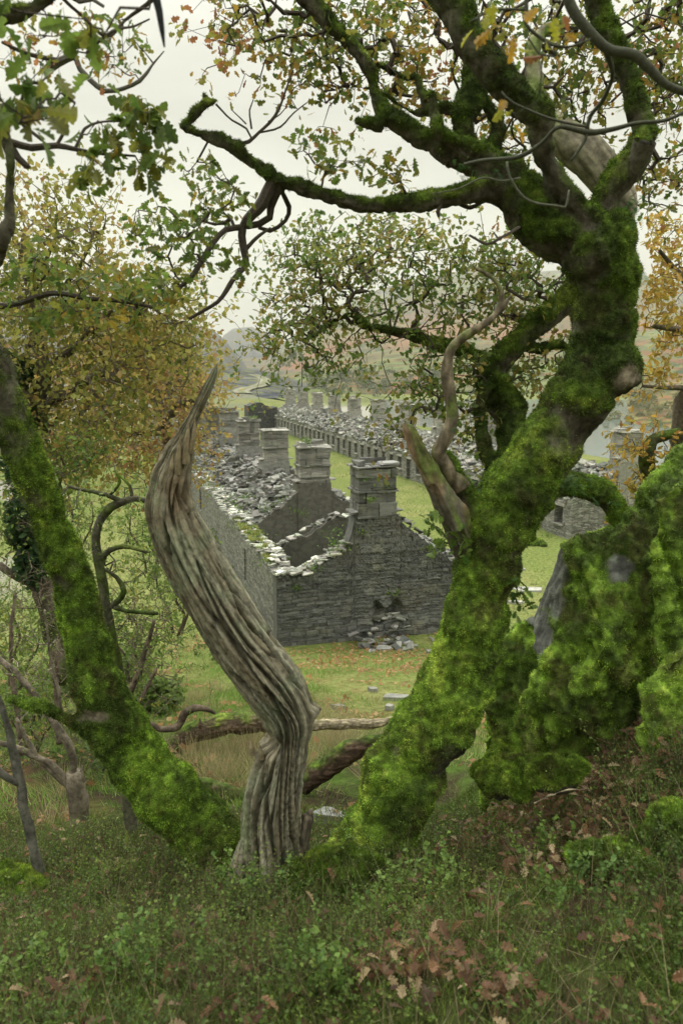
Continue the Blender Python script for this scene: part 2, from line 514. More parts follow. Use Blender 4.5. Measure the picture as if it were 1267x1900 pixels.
tag(mb.build('lake_water', m), 'grey green lake beyond the ruins', kind='structure')

# ---------------------------------------------------------------- hills: ridge lines with their slopes
def hill(name, pts, Y0, Y1, z0, palette, label, amp=.06, seed=0, foot=None, nx=260, ny=110, craggy=.5):
    """pts: silhouette (px, py) at ridge distance Y1; the slope starts at height z0 at distance Y0"""
    px = np.array([p[0] for p in pts], float); py = np.array([p[1] for p in pts], float)
    q = np.linspace(px[0], px[-1], nx); s = np.interp(q, px, py)
    V = []; u = np.linspace(0, 1.35, ny)
    fy = np.array([foot] * nx) if foot is not None else np.full(nx, Y0, float)
    az = (q - 633.5) / F / (CP + .15 * SP)
    rz = np.array([W(a, b, Y1)[2] for a, b in zip(q, s)])
    Y = Y0 + (Y1 - Y0) * u[:, None] + 0 * q[None]
    X = Y * az[None]
    uu = u[:, None]
    h = z0 + (rz[None] - z0) * np.where(uu <= 1, uu ** .85, 1 - (uu - 1) * 1.1)
    P = np.stack([X.ravel(), Y.ravel(), 0 * X.ravel()], 1)
    sc = 1.0 / (Y1 - Y0)
    env = (np.sin(np.clip(uu, 0, 1) * math.pi) * .9 + .12 * (uu > .9)) * np.ones_like(X)
    H = (rz[None] - z0) + 0 * X
    rid = (1 - np.abs(fbm(P, 3.0 * sc, 5, seed, .55)) * 2.2).reshape(h.shape)
    h = h + H * amp * 2.2 * env * (craggy * (rid - .5) + (1 - craggy) * fbm(P, 5 * sc, 4, seed + 3).reshape(h.shape))
    h = h + H * .02 * fbm(P, 30 * sc, 4, seed + 5).reshape(h.shape) * (.3 + env)
    P[:, 2] = h.ravel()
    i = np.arange(ny - 1)[:, None] * nx; j = np.arange(nx - 1)[None]
    Fq = np.stack([i + j, i + j + 1, i + nx + j + 1, i + nx + j], -1).reshape(-1, 4)
    P3 = P.copy(); P3[:, 2] *= 2.2
    n1 = fbm(P3, 6 * sc, 6, seed + 7, .65); n2 = fbm(P3, 14 * sc, 6, seed + 9, .7); n3 = fbm(P3, 45 * sc, 4, seed + 11, .7)
    pal = np.array(palette)
    C = pal[0] * np.ones((len(P), 1))
    k = sm(-.05, .18, n1)[:, None]; C = C * (1 - k) + pal[1] * k
    k = sm(.02, .2, n2)[:, None]; C = C * (1 - k) + pal[2] * k
    k = sm(.06, .22, n3)[:, None]; C = C * (1 - k) + pal[3] * k
    if len(pal) > 4:
        k = (sm(.45, .1, np.repeat(u, nx)) * sm(-.15, .1, n2 + n1))[:, None]; C = C * (1 - k) + pal[4] * k
    mb = MB(); mb.add(P, Fq, C)
    o = mb.build(name, M_FAR, smooth=True)
    tag(o, label, kind='structure')
    return Y[:, 0], az, h
green = [.13, .155, .06]; olive = [.13, .11, .06]; rust = [.19, .095, .05]; rock = [.09, .092, .09]; scrub = [.045, .065, .03]; blue = [.05, .058, .065]
hill('far_mountain', [(380, 672), (405, 650), (418, 622), (436, 609), (470, 606), (510, 622), (560, 660), (640, 680)], 1250, 2700, -15,
     [rock, olive, blue, rock], 'pale blue peak furthest up the valley', .08, 1)
hill('craggy_hill', [(-300, 520), (0, 530), (240, 560), (300, 590), (345, 600), (372, 604), (398, 611), (420, 630), (440, 658), (458, 680), (470, 690)], 600, 1400, -20,
     [rock, olive, blue, rock], 'craggy grey hill at the head of the valley', .10, 13)
hill('misty_mountain', [(440, 692), (500, 655), (560, 612), (600, 580), (680, 545), (760, 520), (840, 505), (880, 492), (915, 474), (945, 478), (985, 505), (1060, 500),
     (1200, 515), (1330, 530), (1500, 560)], 1000, 2600, -10, [olive, green, rock, scrub, rust], 'broad mountain fading into cloud above the right side of the valley', .09, 27, nx=420, ny=150)
hill('bracken_slope', [(450, 708), (500, 700), (560, 684), (620, 668), (700, 652), (800, 640), (900, 632), (1000, 628), (1100, 622), (1200, 612), (1330, 600), (1500, 590)],
     560, 1150, -10.5, [green, olive, rust, scrub], 'lower valley slope with green turf and rust coloured bracken', .10, 41, nx=420, ny=170, craggy=.35)
# slate tips on the left beyond the rows, with the track
TIP = hill('slate_tip', [(-100, 640), (150, 640), (250, 650), (330, 655), (385, 664), (420, 674), (450, 682), (480, 686), (510, 694), (540, 708), (570, 722)], 150, 330, 3.0,
     [[.09, .095, .10], [.13, .13, .125], [.05, .055, .065], [.14, .15, .06]], 'dark slate waste tips on the left of the valley', .10, 53, nx=260, ny=120)
# far side shore and the wooded knoll on the right
hill('wooded_knoll', [(1040, 790), (1090, 768), (1130, 745), (1180, 722), (1230, 708), (1300, 700), (1400, 690), (1500, 690)], 262, 620, -12.5,
     [scrub, olive, [.2, .18, .07], rust], 'wooded lake shore on the right', .10, 61, nx=160, ny=80)

# the track that winds past the tips: a strip laid on the slope
def tip_z(x, y):
    """surface of the slate tips (or the ground where that is higher)"""
    Ys, az, h = TIP; out = np.full(len(x), -99.0)
    for n_, (a_, b_) in enumerate(zip(x, y)):
        i = np.interp(b_, Ys, np.arange(len(Ys))); j = np.interp(a_ / b_, az, np.arange(len(az)))
        i0, j0 = int(min(i, len(Ys) - 2)), int(min(j, len(az) - 2)); u, v = i - i0, j - j0
        if b_ > Ys[0]: out[n_] = (h[i0, j0] * (1 - v) + h[i0, j0 + 1] * v) * (1 - u) + (h[i0 + 1, j0] * (1 - v) + h[i0 + 1, j0 + 1] * v) * u
    return np.maximum(out, ground_z(x, y))
def track():
    P = []
    for (px, py) in [(452, 731), (447, 727), (458, 722), (474, 719), (487, 714), (492, 708), (487, 702), (476, 698), (466, 695)]:
        d = ray(px, py); Yv = np.linspace(125, 330, 900); Q = np.array([0, 0, CAMZ]) + d[None] * (Yv / d[1])[:, None]
        g = tip_z(Q[:, 0], Q[:, 1]); k = np.argmax(Q[:, 2] < g)
        if Q[k, 2] < g[k]: P.append(Q[k])
    P, _ = catmull(np.array(P), np.ones(len(P)), 1.0)
    T = nrm(np.gradient(P, axis=0) * [1, 1, 0]); S = nrm(np.cross(T, [0, 0, 1.0]))
    V = []
    for q in (-1.9, -1.1, -.35, .35, 1.1, 1.9):
        X = P + S * q; X[:, 2] = tip_z(X[:, 0], X[:, 1]) + .22; V.append(X)
    V = np.stack(V, 1); V[:, :, 2] = V[:, :, 2].mean(1, keepdims=True) * .6 + V[:, :, 2] * .4
    n = len(P); i = np.arange(n - 1)[:, None] * 6; j = np.arange(5)[None]
    c = np.array([[.14, .15, .09], [.25, .24, .20], [.17, .18, .11], [.17, .18, .11], [.25, .24, .20], [.14, .15, .09]])
    mb = MB(); mb.add(V.reshape(-1, 3), np.stack([i + j, i + j + 1, i + 7 + j, i + 6 + j], -1).reshape(-1, 4), np.tile(c, (n, 1)))
    tag(mb.build('track', M_FAR, smooth=True), 'pale stone track winding past the slate tips', kind='structure')
track()

# woods on the far shore: one mass of leaf clumps
def far_wood(name, spots, label, pal, size, seed):
    rg = np.random.default_rng(seed); mb = MB()
    for (px, py, Y, rpx, n) in spots:
        c = W(px, py, Y); r = rpx * depth(px, py, Y) / F
        for _ in range(n):
            o = c + rg.normal(size=3) * np.array([r, r * 2, r * .18]); rr = r * rg.uniform(.12, .28)
            k = 120
            d = nrm(rg.normal(size=(k, 3))); d[:, 2] = np.abs(d[:, 2])
            p = o + d * rr * rg.uniform(.6, 1.05, (k, 1))
            leaves(mb, p, d, size * rr, pal, 0, 0, .5, rg, wide=2.0)
    tag(mb.build(name, M_LEAF), label, kind='stuff')
pal_wood = ([[.12, .15, .05], [.17, .17, .06], [.22, .17, .06], [.20, .12, .05]], [4, 3, 2, 1])
far_wood('far_woodland', [(1160, 776, 310, 40, 16), (1230, 764, 320, 50, 22), (1290, 752, 340, 50, 18), (1220, 738, 430, 60, 16), (1120, 788, 285, 20, 6), (1180, 752, 370, 50, 14)],
         'mixed autumn woodland on the far lake shore', pal_wood, .34, 5)
far_wood('valley_scrub', [(560, 716, 520, 60, 14), (640, 712, 560, 60, 14), (720, 706, 600, 60, 10), (820, 712, 620, 70, 12), (940, 716, 640, 70, 14), (600, 700, 640, 70, 8), (500, 712, 420, 26, 6)],
         'dark scrub bushes dotted along the valley floor', ([[.08, .11, .04], [.12, .13, .05], [.2, .15, .06]], [4, 3, 1]), .34, 6)
# ---------------------------------------------------------------- slate masonry
def stonemat(name, base, spread=.5, course=.075, length=.33, mortar=.35, lichen=.25, bump=1.0, tint=(.20, .20, .13)):
    m, t, N, L = newmat(name)
    o = N('ShaderNodeOutputMaterial'); b = N('ShaderNodeBsdfPrincipled')
    b.inputs['Roughness'].default_value = .85; b.inputs['Specular IOR Level'].default_value = .25
    tcn = N('ShaderNodeTexCoord')
    # thin coursed slates: a Voronoi pattern squashed in height, slightly wandering
    wz = N('ShaderNodeTexNoise'); wz.inputs['Scale'].default_value = 1.3; wz.inputs['Detail'].default_value = 2
    L(tcn.outputs['Object'], wz.inputs['Vector'])
    wm = N('ShaderNodeVectorMath'); wm.operation = 'MULTIPLY_ADD'; wm.inputs[1].default_value = (.12, .12, .16)
    L(wz.outputs['Color'], wm.inputs[0]); L(tcn.outputs['Object'], wm.inputs[2])
    mp = N('ShaderNodeMapping'); mp.inputs['Scale'].default_value = (1 / length, 1 / length, 1 / course)
    L(wm.outputs[0], mp.inputs[0])
    v1 = N('ShaderNodeTexVoronoi'); v1.feature = 'DISTANCE_TO_EDGE'; v1.inputs['Scale'].default_value = 1; v1.inputs['Randomness'].default_value = .85
    v2 = N('ShaderNodeTexVoronoi'); v2.feature = 'F1'; v2.inputs['Scale'].default_value = 1; v2.inputs['Randomness'].default_value = .85
    L(mp.outputs[0], v1.inputs['Vector']); L(mp.outputs[0], v2.inputs['Vector'])
    sp = N('ShaderNodeSeparateColor'); L(v2.outputs['Color'], sp.inputs[0])
    mr = N('ShaderNodeMapRange'); mr.inputs['To Min'].default_value = 1 - spread; mr.inputs['To Max'].default_value = 1 + spread
    L(sp.outputs[0], mr.inputs['Value'])
    cr = N('ShaderNodeMapRange'); cr.inputs['From Max'].default_value = .10; cr.inputs['To Min'].default_value = mortar
    L(v1.outputs['Distance'], cr.inputs['Value'])
    mm = N('ShaderNodeMath'); mm.operation = 'MULTIPLY'; L(mr.outputs[0], mm.inputs[0]); L(cr.outputs[0], mm.inputs[1])
    at = N('ShaderNodeAttribute'); at.attribute_name = 'Col'
    sc = N('ShaderNodeVectorMath'); sc.operation = 'SCALE'; L(at.outputs['Color'], sc.inputs[0]); L(mm.outputs[0], sc.inputs['Scale'])
    nz = N('ShaderNodeTexNoise'); nz.inputs['Scale'].default_value = 2.4; nz.inputs['Detail'].default_value = 8; nz.inputs['Roughness'].default_value = .7
    L(tcn.outputs['Object'], nz.inputs['Vector'])
    lr = N('ShaderNodeMapRange'); lr.inputs['From Min'].default_value = .52; lr.inputs['From Max'].default_value = .68; lr.inputs['To Max'].default_value = lichen
    L(nz.outputs['Fac'], lr.inputs['Value'])
    mx = N('ShaderNodeMix'); mx.data_type = 'RGBA'; L(lr.outputs[0], mx.inputs[0]); L(sc.outputs[0], mx.inputs[6]); mx.inputs[7].default_value = (*tint, 1)
    L(mx.outputs[2], b.inputs['Base Color'])
    ad = N('ShaderNodeMath'); ad.operation = 'MULTIPLY_ADD'; ad.inputs[1].default_value = .35
    L(sp.outputs[1], ad.inputs[0]); L(cr.outputs[0], ad.inputs[2])
    bp = N('ShaderNodeBump'); bp.inputs['Distance'].default_value = .05; bp.inputs['Strength'].default_value = bump
    L(ad.outputs[0], bp.inputs['Height']); L(bp.outputs[0], b.inputs['Normal'])
    L(b.outputs[0], o.inputs[0])
    return m
M_WALL = stonemat('slate_masonry', None)
M_PLASTER = stonemat('crumbling_plaster', None, spread=.22, course=.11, length=.14, mortar=.9, lichen=.5, tint=(.15, .155, .11), bump=.7)
M_BLOCK = stonemat('slate_blocks', None, spread=.3, course=.07, length=.5, mortar=.8, lichen=.5, bump=.6, tint=(.30, .29, .22))

DARK = np.array([.108, .109, .106]); GREY = np.array([.20, .20, .185]); PALE = np.array([.36, .35, .31]); PLAST = np.array([.115, .11, .092])

def wall_mesh(mb, p0, p1, thick, top, openings=(), base=-.5, step=.25, col=GREY, zstep=.3, rag=.1, seed=0):
    """upright wall from p0 to p1 (plan), its right-hand face on the line, with a ragged top and real openings.
    openings: (start, end, sill, head) along the wall"""
    rg = np.random.default_rng(seed)
    p0 = np.array(p0, float); p1 = np.array(p1, float); Lg = np.linalg.norm(p1 - p0); d = (p1 - p0) / Lg; nrmv = np.array([-d[1], d[0]])
    xs = list(np.arange(0, Lg, step)) + [Lg]
    for a, b, _, _ in openings: xs += [a, b]
    xs = np.array(sorted(set(np.round(xs, 3))))
    tops = np.array([top(x) for x in xs]) + rg.uniform(-rag, rag, len(xs))
    V = []; Fq = []; C = []
    def quad(a, b, c, dd):
        n = len(V); V.extend([a, b, c, dd]); Fq.append([n, n + 1, n + 2, n + 3])
    def pt(x, z, side):
        q = p0 + d * x + nrmv * side; return [q[0], q[1], z]
    for i in range(len(xs) - 1):
        x0, x1 = xs[i], xs[i + 1]; xm = (x0 + x1) / 2; t0, t1 = tops[i], tops[i + 1]
        spans = [(base, base, t0, t1, True)]
        for a, b, s_, h_ in openings:
            if a < xm < b:
                spans = []
                if s_ > base: spans.append((base, base, s_, s_, True))
                if min(t0, t1) > h_ + .02: spans.append((h_, h_, t0, t1, True))
                # soffit of the head
                if min(t0, t1) > h_ + .02: quad(pt(x0, h_, 0), pt(x0, h_, thick), pt(x1, h_, thick), pt(x1, h_, 0))
                if abs(x0 - a) < 1e-3: quad(pt(a, s_, 0), pt(a, h_, 0), pt(a, h_, thick), pt(a, s_, thick))
                if abs(x1 - b) < 1e-3: quad(pt(b, s_, 0), pt(b, s_, thick), pt(b, h_, thick), pt(b, h_, 0))
        for (za, zb, ta, tb, _) in spans:
            quad(pt(x0, za, 0), pt(x1, zb, 0), pt(x1, tb, 0), pt(x0, ta, 0))
            quad(pt(x1, zb, thick), pt(x0, za, thick), pt(x0, ta, thick), pt(x1, tb, thick))
            m0 = (ta + tb) / 2
            quad(pt(x0, ta, 0), pt(x1, tb, 0), pt(x1, tb, thick), pt(x0, ta, thick))
    quad(pt(0, base, 0), pt(0, tops[0], 0), pt(0, tops[0], thick), pt(0, base, thick))
    quad(pt(Lg, base, 0), pt(Lg, base, thick), pt(Lg, tops[-1], thick), pt(Lg, tops[-1], 0))
    V = np.array(V); c = np.tile(col, (len(V), 1)) * (1 + .25 * pn(V, .4, seed + 2))[:, None]
    mb.add(V, np.array(Fq), c)
def slates(mb, P, size, col, rg, tilt=.18, th=.03, up=None):
    """loose slate slabs lying about P"""
    n = len(P)
    if n == 0: return
    yaw = rg.uniform(0, math.pi, n)
    nn = nrm(rg.normal(size=(n, 3)) * tilt + (np.array([0, 0, 1.0]) if up is None else up))
    a = nrm(np.stack([np.cos(yaw), np.sin(yaw), 0 * yaw], 1)); b = nrm(np.cross(nn, a)); a = np.cross(b, nn)
    lx = size * rg.uniform(.5, 1.5, n); ly = lx * rg.uniform(.4, .9, n); lz = th * rg.uniform(.5, 1.6, n)
    cor = np.array([[-1, -1], [1, -.85], [.9, 1], [-.8, .8]])
    jit = 1 + rg.uniform(-.3, .3, (n, 4, 2))
    xy = cor[None] * jit * .5
    base = P[:, None] + xy[:, :, 0:1] * lx[:, None, None] * a[:, None] + xy[:, :, 1:2] * ly[:, None, None] * b[:, None]
    topv = base + (nn * lz[:, None])[:, None]
    V = np.concatenate([base, topv], 1).reshape(-1, 3)
    f = np.array([[3, 2, 1, 0], [4, 5, 6, 7], [0, 1, 5, 4], [1, 2, 6, 5], [2, 3, 7, 6], [3, 0, 4, 7]])
    Fq = (f[None] + (np.arange(n) * 8)[:, None, None]).reshape(-1, 4)
    C = np.asarray(col) * (.35 + 1.1 * rg.random(n) ** 1.6)[:, None]
    C = C * (1 + rg.normal(size=(n, 3)) * .03)
    mb.add(V, Fq, np.repeat(C, 8, axis=0))
def block(mb, x0, x1, y0, y1, z0, z1, col, rg=None, jit=.012):
    V = np.array([[x, y, z] for z in (z0, z1) for y in (y0, y1) for x in (x0, x1)], float)
    if rg is not None: V += rg.normal(size=V.shape) * jit
    f = np.array([[0, 2, 3, 1], [4, 5, 7, 6], [0, 1, 5, 4], [2, 6, 7, 3], [0, 4, 6, 2], [1, 3, 7, 5]])
    mb.add(V, f, np.asarray(col) * (rg.uniform(.8, 1.2) if rg is not None else 1))
def child(mb, name, mat, parent, label=None, smooth=False):
    me = mb.mesh(name, smooth); me.materials.append(mat)
    o = bpy.data.objects.new(name, me); scene.collection.objects.link(o); o.parent = parent
    if label: o['label'] = label
    return o
def masonry_face(mb, s0, s1, zt, y, depth_fn, col, seed, ds=.035):
    """a wall face in the s-z plane with every slate standing proud or set back (facing -t)"""
    rg = np.random.default_rng(seed)
    ns = int((s1 - s0) / ds); zmax = 4.5; nz = int((zmax + .4) / ds)
    S = np.linspace(s0, s1, ns); 
    u = np.linspace(0, 1, nz)
    top = np.array([zt(a) for a in S])
    Z = -.4 + (top + .4)[:, None] * u[None]
    SS = np.repeat(S[:, None], nz, 1)
    zw = Z + .05 * pn(np.stack([SS.ravel() * .8, Z.ravel() * .3, 0 * Z.ravel()], 1), 1).reshape(Z.shape) + .03 * pn(np.stack([SS.ravel() * 3, Z.ravel(), 0 * Z.ravel()], 1), 1, 4).reshape(Z.shape)
    hs = rg.choice([.045, .06, .08, .11, .16], 120, p=[.25, .3, .25, .15, .05]); edge = np.cumsum(hs) - .6
    ci = np.searchsorted(edge, zw); zc = edge[np.clip(ci, 0, 119)] - zw; zin = np.minimum(zc, zw - edge[np.clip(ci - 1, 0, 119)])
    off = rg.random(130) * 3; ln = rg.uniform(.18, .6, 130)
    q = (SS + off[ci]) / ln[ci]; q = q + .35 * np.sin(q * 2.1 + ci * 1.7); si = np.floor(q).astype(int); fr = q - si
    sin_ = np.minimum(fr, 1 - fr) * ln[ci]
    hsh = _perm[(si + ci * 37) & 511] / 511.0; hs2 = _perm[(si * 7 + ci * 91 + 5) & 511] / 511.0
    joint = np.clip(np.minimum(zin / .012, sin_ / .015), 0, 1)
    dep = .03 * hsh + .035 * joint
    big = depth_fn(SS, Z)
    Yv = y - dep + big + .05 * pn(np.stack([SS.ravel(), Z.ravel(), 0 * Z.ravel()], 1), .9, 6).reshape(Z.shape)
    V = np.stack([SS, Yv, Z], -1).reshape(-1, 3)
    i = np.arange(ns - 1)[:, None] * nz; j = np.arange(nz - 1)[None]
    Fq = np.stack([i + j, i + nz + j, i + nz + j + 1, i + j + 1], -1).reshape(-1, 4)
    C = col[None, None] * (.6 + .8 * hs2)[..., None] * (.45 + .55 * joint)[..., None]
    lich = sm(.1, .5, fbm(V, 1.4, 4, seed + 4)).reshape(Z.shape)[..., None] * (hsh > .25)[..., None] * .55
    C = C * (1 - lich) + np.array([.25, .255, .20]) * lich
    warm = sm(.15, .5, fbm(V, .9, 3, seed + 9)).reshape(Z.shape)[..., None] * .3
    C = C * (1 - warm) + np.array([.15, .13, .10]) * warm
    mb.add(V, Fq, C.reshape(-1, 3))

# ---------------------------------------------------------------- one chimney, reused along both rows
def chimney(parent, s, t, zb, zt, hw=.64, hd=.48, col=PALE, seed=0, kind=0, rot=0):
    rg = np.random.default_rng(seed)
    col = np.asarray(col)
    root = MB(); H = zt - zb - .18
    z = zb - .22; lv = [z]
    while z < zb + H * .82:
        z += rg.choice([.09, .14, .22, .34, .42], p=[.2, .2, .25, .2, .15]); lv.append(min(z, zb + H * .9))
    string = int(np.argmin(np.abs(np.array(lv) - (zb + .4 * H))))
    lv.insert(string + 1, lv[string] + .07)
    lv = sorted(lv)
    for k in range(len(lv) - 1):
        z0, z1 = lv[k], lv[k + 1]
        if z1 - z0 < .03: continue
        e = rg.uniform(-.015, .02) + (.055 if k == string else 0)
        def run(x0, x1, fn):
            x = x0
            while x < x1 - .02:
                w_ = rg.choice([.25, .45, .7, 1.1]); x2 = min(x + w_, x1)
                if x1 - x2 < .15: x2 = x1
                fn(x, x2 - .012, rg.uniform(-.02, .02)); x = x2
        run(s - hw - e, s + hw + e, lambda a, b, j: block(root, a, b, t - hd - e + j, t - .16, z0, z1 - .008, col * rg.uniform(.7, 1.2), rg, .010))
        run(s - hw - e, s + hw + e, lambda a, b, j: block(root, a, b, t + .16, t + hd + e + j, z0, z1 - .008, col * rg.uniform(.7, 1.2), rg, .010))
        block(root, s - hw - e + .012, s - hw + .26, t - .155, t + .155, z0, z1 - .008, col * rg.uniform(.7, 1.2), rg, .008)
        block(root, s + hw - .26, s + hw + e - .012, t - .155, t + .155, z0, z1 - .008, col * rg.uniform(.7, 1.2), rg, .008)
    o = child(root, 'chimney', M_BLOCK, parent)
    cap = MB(); zc = lv[-1] + .004; e = .10
    def bk(m_, *a, c=1.0): block(m_, *a, col * c * rg.uniform(.85, 1.15), rg, .022)
    bk(cap, s - hw - e, s - .2, t - hd - e, t - .1, zc, zc + .07, c=1.25)
    bk(cap, s - .17, s + hw + e * .6, t - hd - e * .5, t - .12, zc + .01, zc + .06, c=1.2)
    bk(cap, s - hw - e, s + .2, t + .1, t + hd + e, zc, zc + .07)
    bk(cap, s + .23, s + hw + e, t + .1, t + hd + e, zc, zc + .07)
    bk(cap, s - hw - e, s - hw + .26, t - .08, t + .08, zc, zc + .065)
    bk(cap, s + hw - .26, s + hw + e, t - .08, t + .08, zc, zc + .065)
    child(cap, 'cap_slab', M_BLOCK, o)
    zr = zc + .085
    if kind != 2:
        rim = MB(); bk(rim, s - hw + .02, s - hw + .26, t - hd + .05, t + hd - .05, zr, zr + .17 * rg.uniform(.5, 1.2)); child(rim, 'rim_stone', M_BLOCK, o)
        rim = MB(); bk(rim, s - hw + .3, s + hw - .1, t + hd - .2, t + hd - .05, zr, zr + .2 * rg.uniform(.5, 1.1), c=.8); child(rim, 'rim_stone', M_BLOCK, o)
        if kind == 0:
            rim = MB(); bk(rim, s + hw - .5, s + hw + .08, t - hd + .02, t + hd - .4, zr, zr + .06, c=1.5); child(rim, 'rim_stone', M_BLOCK, o)
    for sg in (-1, 1):
        led = MB(); x0, x1 = sorted((s + sg * (hw - .06), s + sg * (hw + .24)))
        block(led, x0, x1, t - hd + .02, t + hd - .3, zb - .03, zb + .025, col * 1.4, rg, .015)
        child(led, 'drip_ledge', M_BLOCK, o)
    return o

def ridge(s, w, eave, apex, mid=.0):
    return eave + (apex - eave) * max(0, 1 - abs(s - w / 2) / (w / 2))

def cottage_row(label, s0, t0, n, zoff, seed, near, pale):
    rg = np.random.default_rng(seed)
    w = 6.6; Lr = n * 8.0
    org = ROWA + ROWN * s0 + ROWD * t0
    e = empty('ruined_cottage_row', (org[0], org[1], zoff), label, 'ruined terrace', None, R(16.4))
    eave = 2.35
    if near:
        # front gable: every slate modelled
        def zt(s):
            base = 2.35
            if s < .9: return base + .0 * s
            if s < 2.35: return base + .55 * (s - .9)
            if s < 2.55: return 3.15 + (s - 2.35) * 3.5
            if s < 4.15: return 4.12
            return max(2.1, 3.9 - (s - 4.15) * .78)
        zt_r = lambda s: zt(s) + .05 * math.sin(s * 23) + .03 * math.sin(s * 61)
        def hole(S, Z):
            a = np.exp(-((S - 3.75) / .48) ** 4) * sm(.52, .60, Z + .1 * np.sin(S * 6)) * (1 - sm(1.05, 1.2, Z + .15 * np.sin(S * 9)))
            return .42 * a
        g = MB()
        masonry_face(g, 0, w, zt_r, 0, hole, DARK * 1.08, 5)
        wall_mesh(g, (0, .04), (w, .04), .56, zt, [(3.2, 4.3, .45, 1.3)], step=.1, col=DARK, seed=3, rag=.03)
        child(g, 'gable_wall', M_SLAB, e)
    else:
        g = MB()
        wall_mesh(g, (0, 0), (w, 0), .6, lambda s: ridge(s, w, 2.2, 4.0), step=.2, col=pale, seed=seed)
        child(g, 'gable_wall', M_WALL, e)
    # the two long walls
    tops = lambda a: (lambda x: 2.3 + .25 * math.sin(x * .31 + a) + .12 * math.sin(x * 1.7 + a))
    if near:
        lw = MB()
        wall_mesh(lw, (0, Lr), (0, .62), .75, lambda x: 2.34 + .12 * math.sin(x * .9), [(Lr - 6.3, Lr - 5.9, .6, 1.9), (Lr - 22, Lr - 21.2, .7, 1.9)], col=np.array([.24, .24, .215]), seed=seed + 1)
        # its body lies to the inside of the line
        V = lw.V[0]; V[:, 0] = np.where(V[:, 0] < -.1, V[:, 0] + 0, V[:, 0])
        child(lw, 'long_wall', M_WALL, e)
        ops = []
        for k in range(n * 4):
            a = .9 + k * 2.0
            ops.append((a, a + .8, -.6 if k % 2 else .8, 1.85))
        rw = MB(); wall_mesh(rw, (w, .62), (w, Lr), .65, tops(2), ops, col=GREY, seed=seed + 2)
        child(rw, 'front_wall', M_WALL, e)
    else:
        ops = []
        for k in range(n * 4):
            a = .9 + k * 2.0
            ops.append((a, a + .82, -.6 if k % 2 else .75, 1.75))
        lw = MB()
        # facade seen from the yard between the rows
        wall_mesh(lw, (0, Lr), (0, .62), .65, lambda x: 2.05 + .1 * math.sin(x * .8) + .06 * math.sin(x * 2.3), [(Lr - b, Lr - a, c, d) for a, b, c, d in ops], col=pale * 1.0, seed=seed + 1)
        child(lw, 'front_wall', M_WALL, e)
        for k, (a, b, c, d) in enumerate(ops):
            l = MB(); block(l, -.05, .55, a - .18, b + .18, 1.755, 1.90, pale * 1.25, rg, .015)
            child(l, 'lintel', M_BLOCK, e)
            if c > 0:
                l = MB(); block(l, -.10, .55, a - .1, b + .1, .69, .76, pale * 1.2, rg, .01)
                child(l, 'sill', M_BLOCK, e)
        rw = MB(); wall_mesh(rw, (w, .62), (w, Lr), .65, tops(1), col=pale, seed=seed + 2)
        child(rw, 'back_wall', M_WALL, e)
    # cross walls, plastered inside, and the chimneys on every second one
    for k in range(0 if near else 0, n * 2 + 1):
        t = k * 4.0
        if k > 0:
            cw = MB(); ap = (4.15 if k % 2 == 0 else 3.55) + rg.uniform(-.15, .1)
            wall_mesh(cw, (.76 if near else .66, t), (w - .66, t), .45, lambda s, ap=ap: ridge(s + .7, w, 1.9, ap) - .12 * (math.sin(s * 5 + k) > .6), base=-.4,
                      step=.2, col=(PLAST if near else pale * 1.15) * rg.uniform(.85, 1.15), seed=seed + 20 + k, rag=.05)
            child(cw, 'cross_wall', M_PLASTER, e)
        if k % 2 == 0:
            kk = k // 2
            if k > 0 or not near:
                br = MB(); wall_mesh(br, (w / 2 - .72, t - .08), (w / 2 + .72, t - .08), 1.0, lambda s: 4.1, base=-.4, step=.3, col=(PLAST if near and k < 4 else pale * 1.1), seed=seed + k, rag=.04)
                child(br, 'chimney_breast', M_PLASTER, e)
            miss = (not near) and kk in (1, 2, 3, 4) and False
            chimney(e, w / 2 + (0.04 if near else 0), t + .42, 4.3 if k == 0 else 4.2, 5.95 + rg.uniform(-.12, .12), .64, .48,
                    (np.array([.145, .145, .14]) if near and kk < 1 else (np.array([.22, .215, .195]) if near else PALE * .95)) * rg.uniform(.9, 1.1), seed + 50 + k, kind=(0 if kk % 3 == 0 else (1 if kk % 3 == 1 else 2)))
    return e, org

row1, org1 = cottage_row('nearer ruined slate terrace whose dark gable and chimney face the oak', 0, 0, 11, 0.0, 100, True, GREY)
row2, org2 = cottage_row('paler ruined slate terrace beyond the grassy yard with a line of door and window openings', 17.85, 11.2, 10, -.1, 300, False, np.array([.27, .265, .235]))

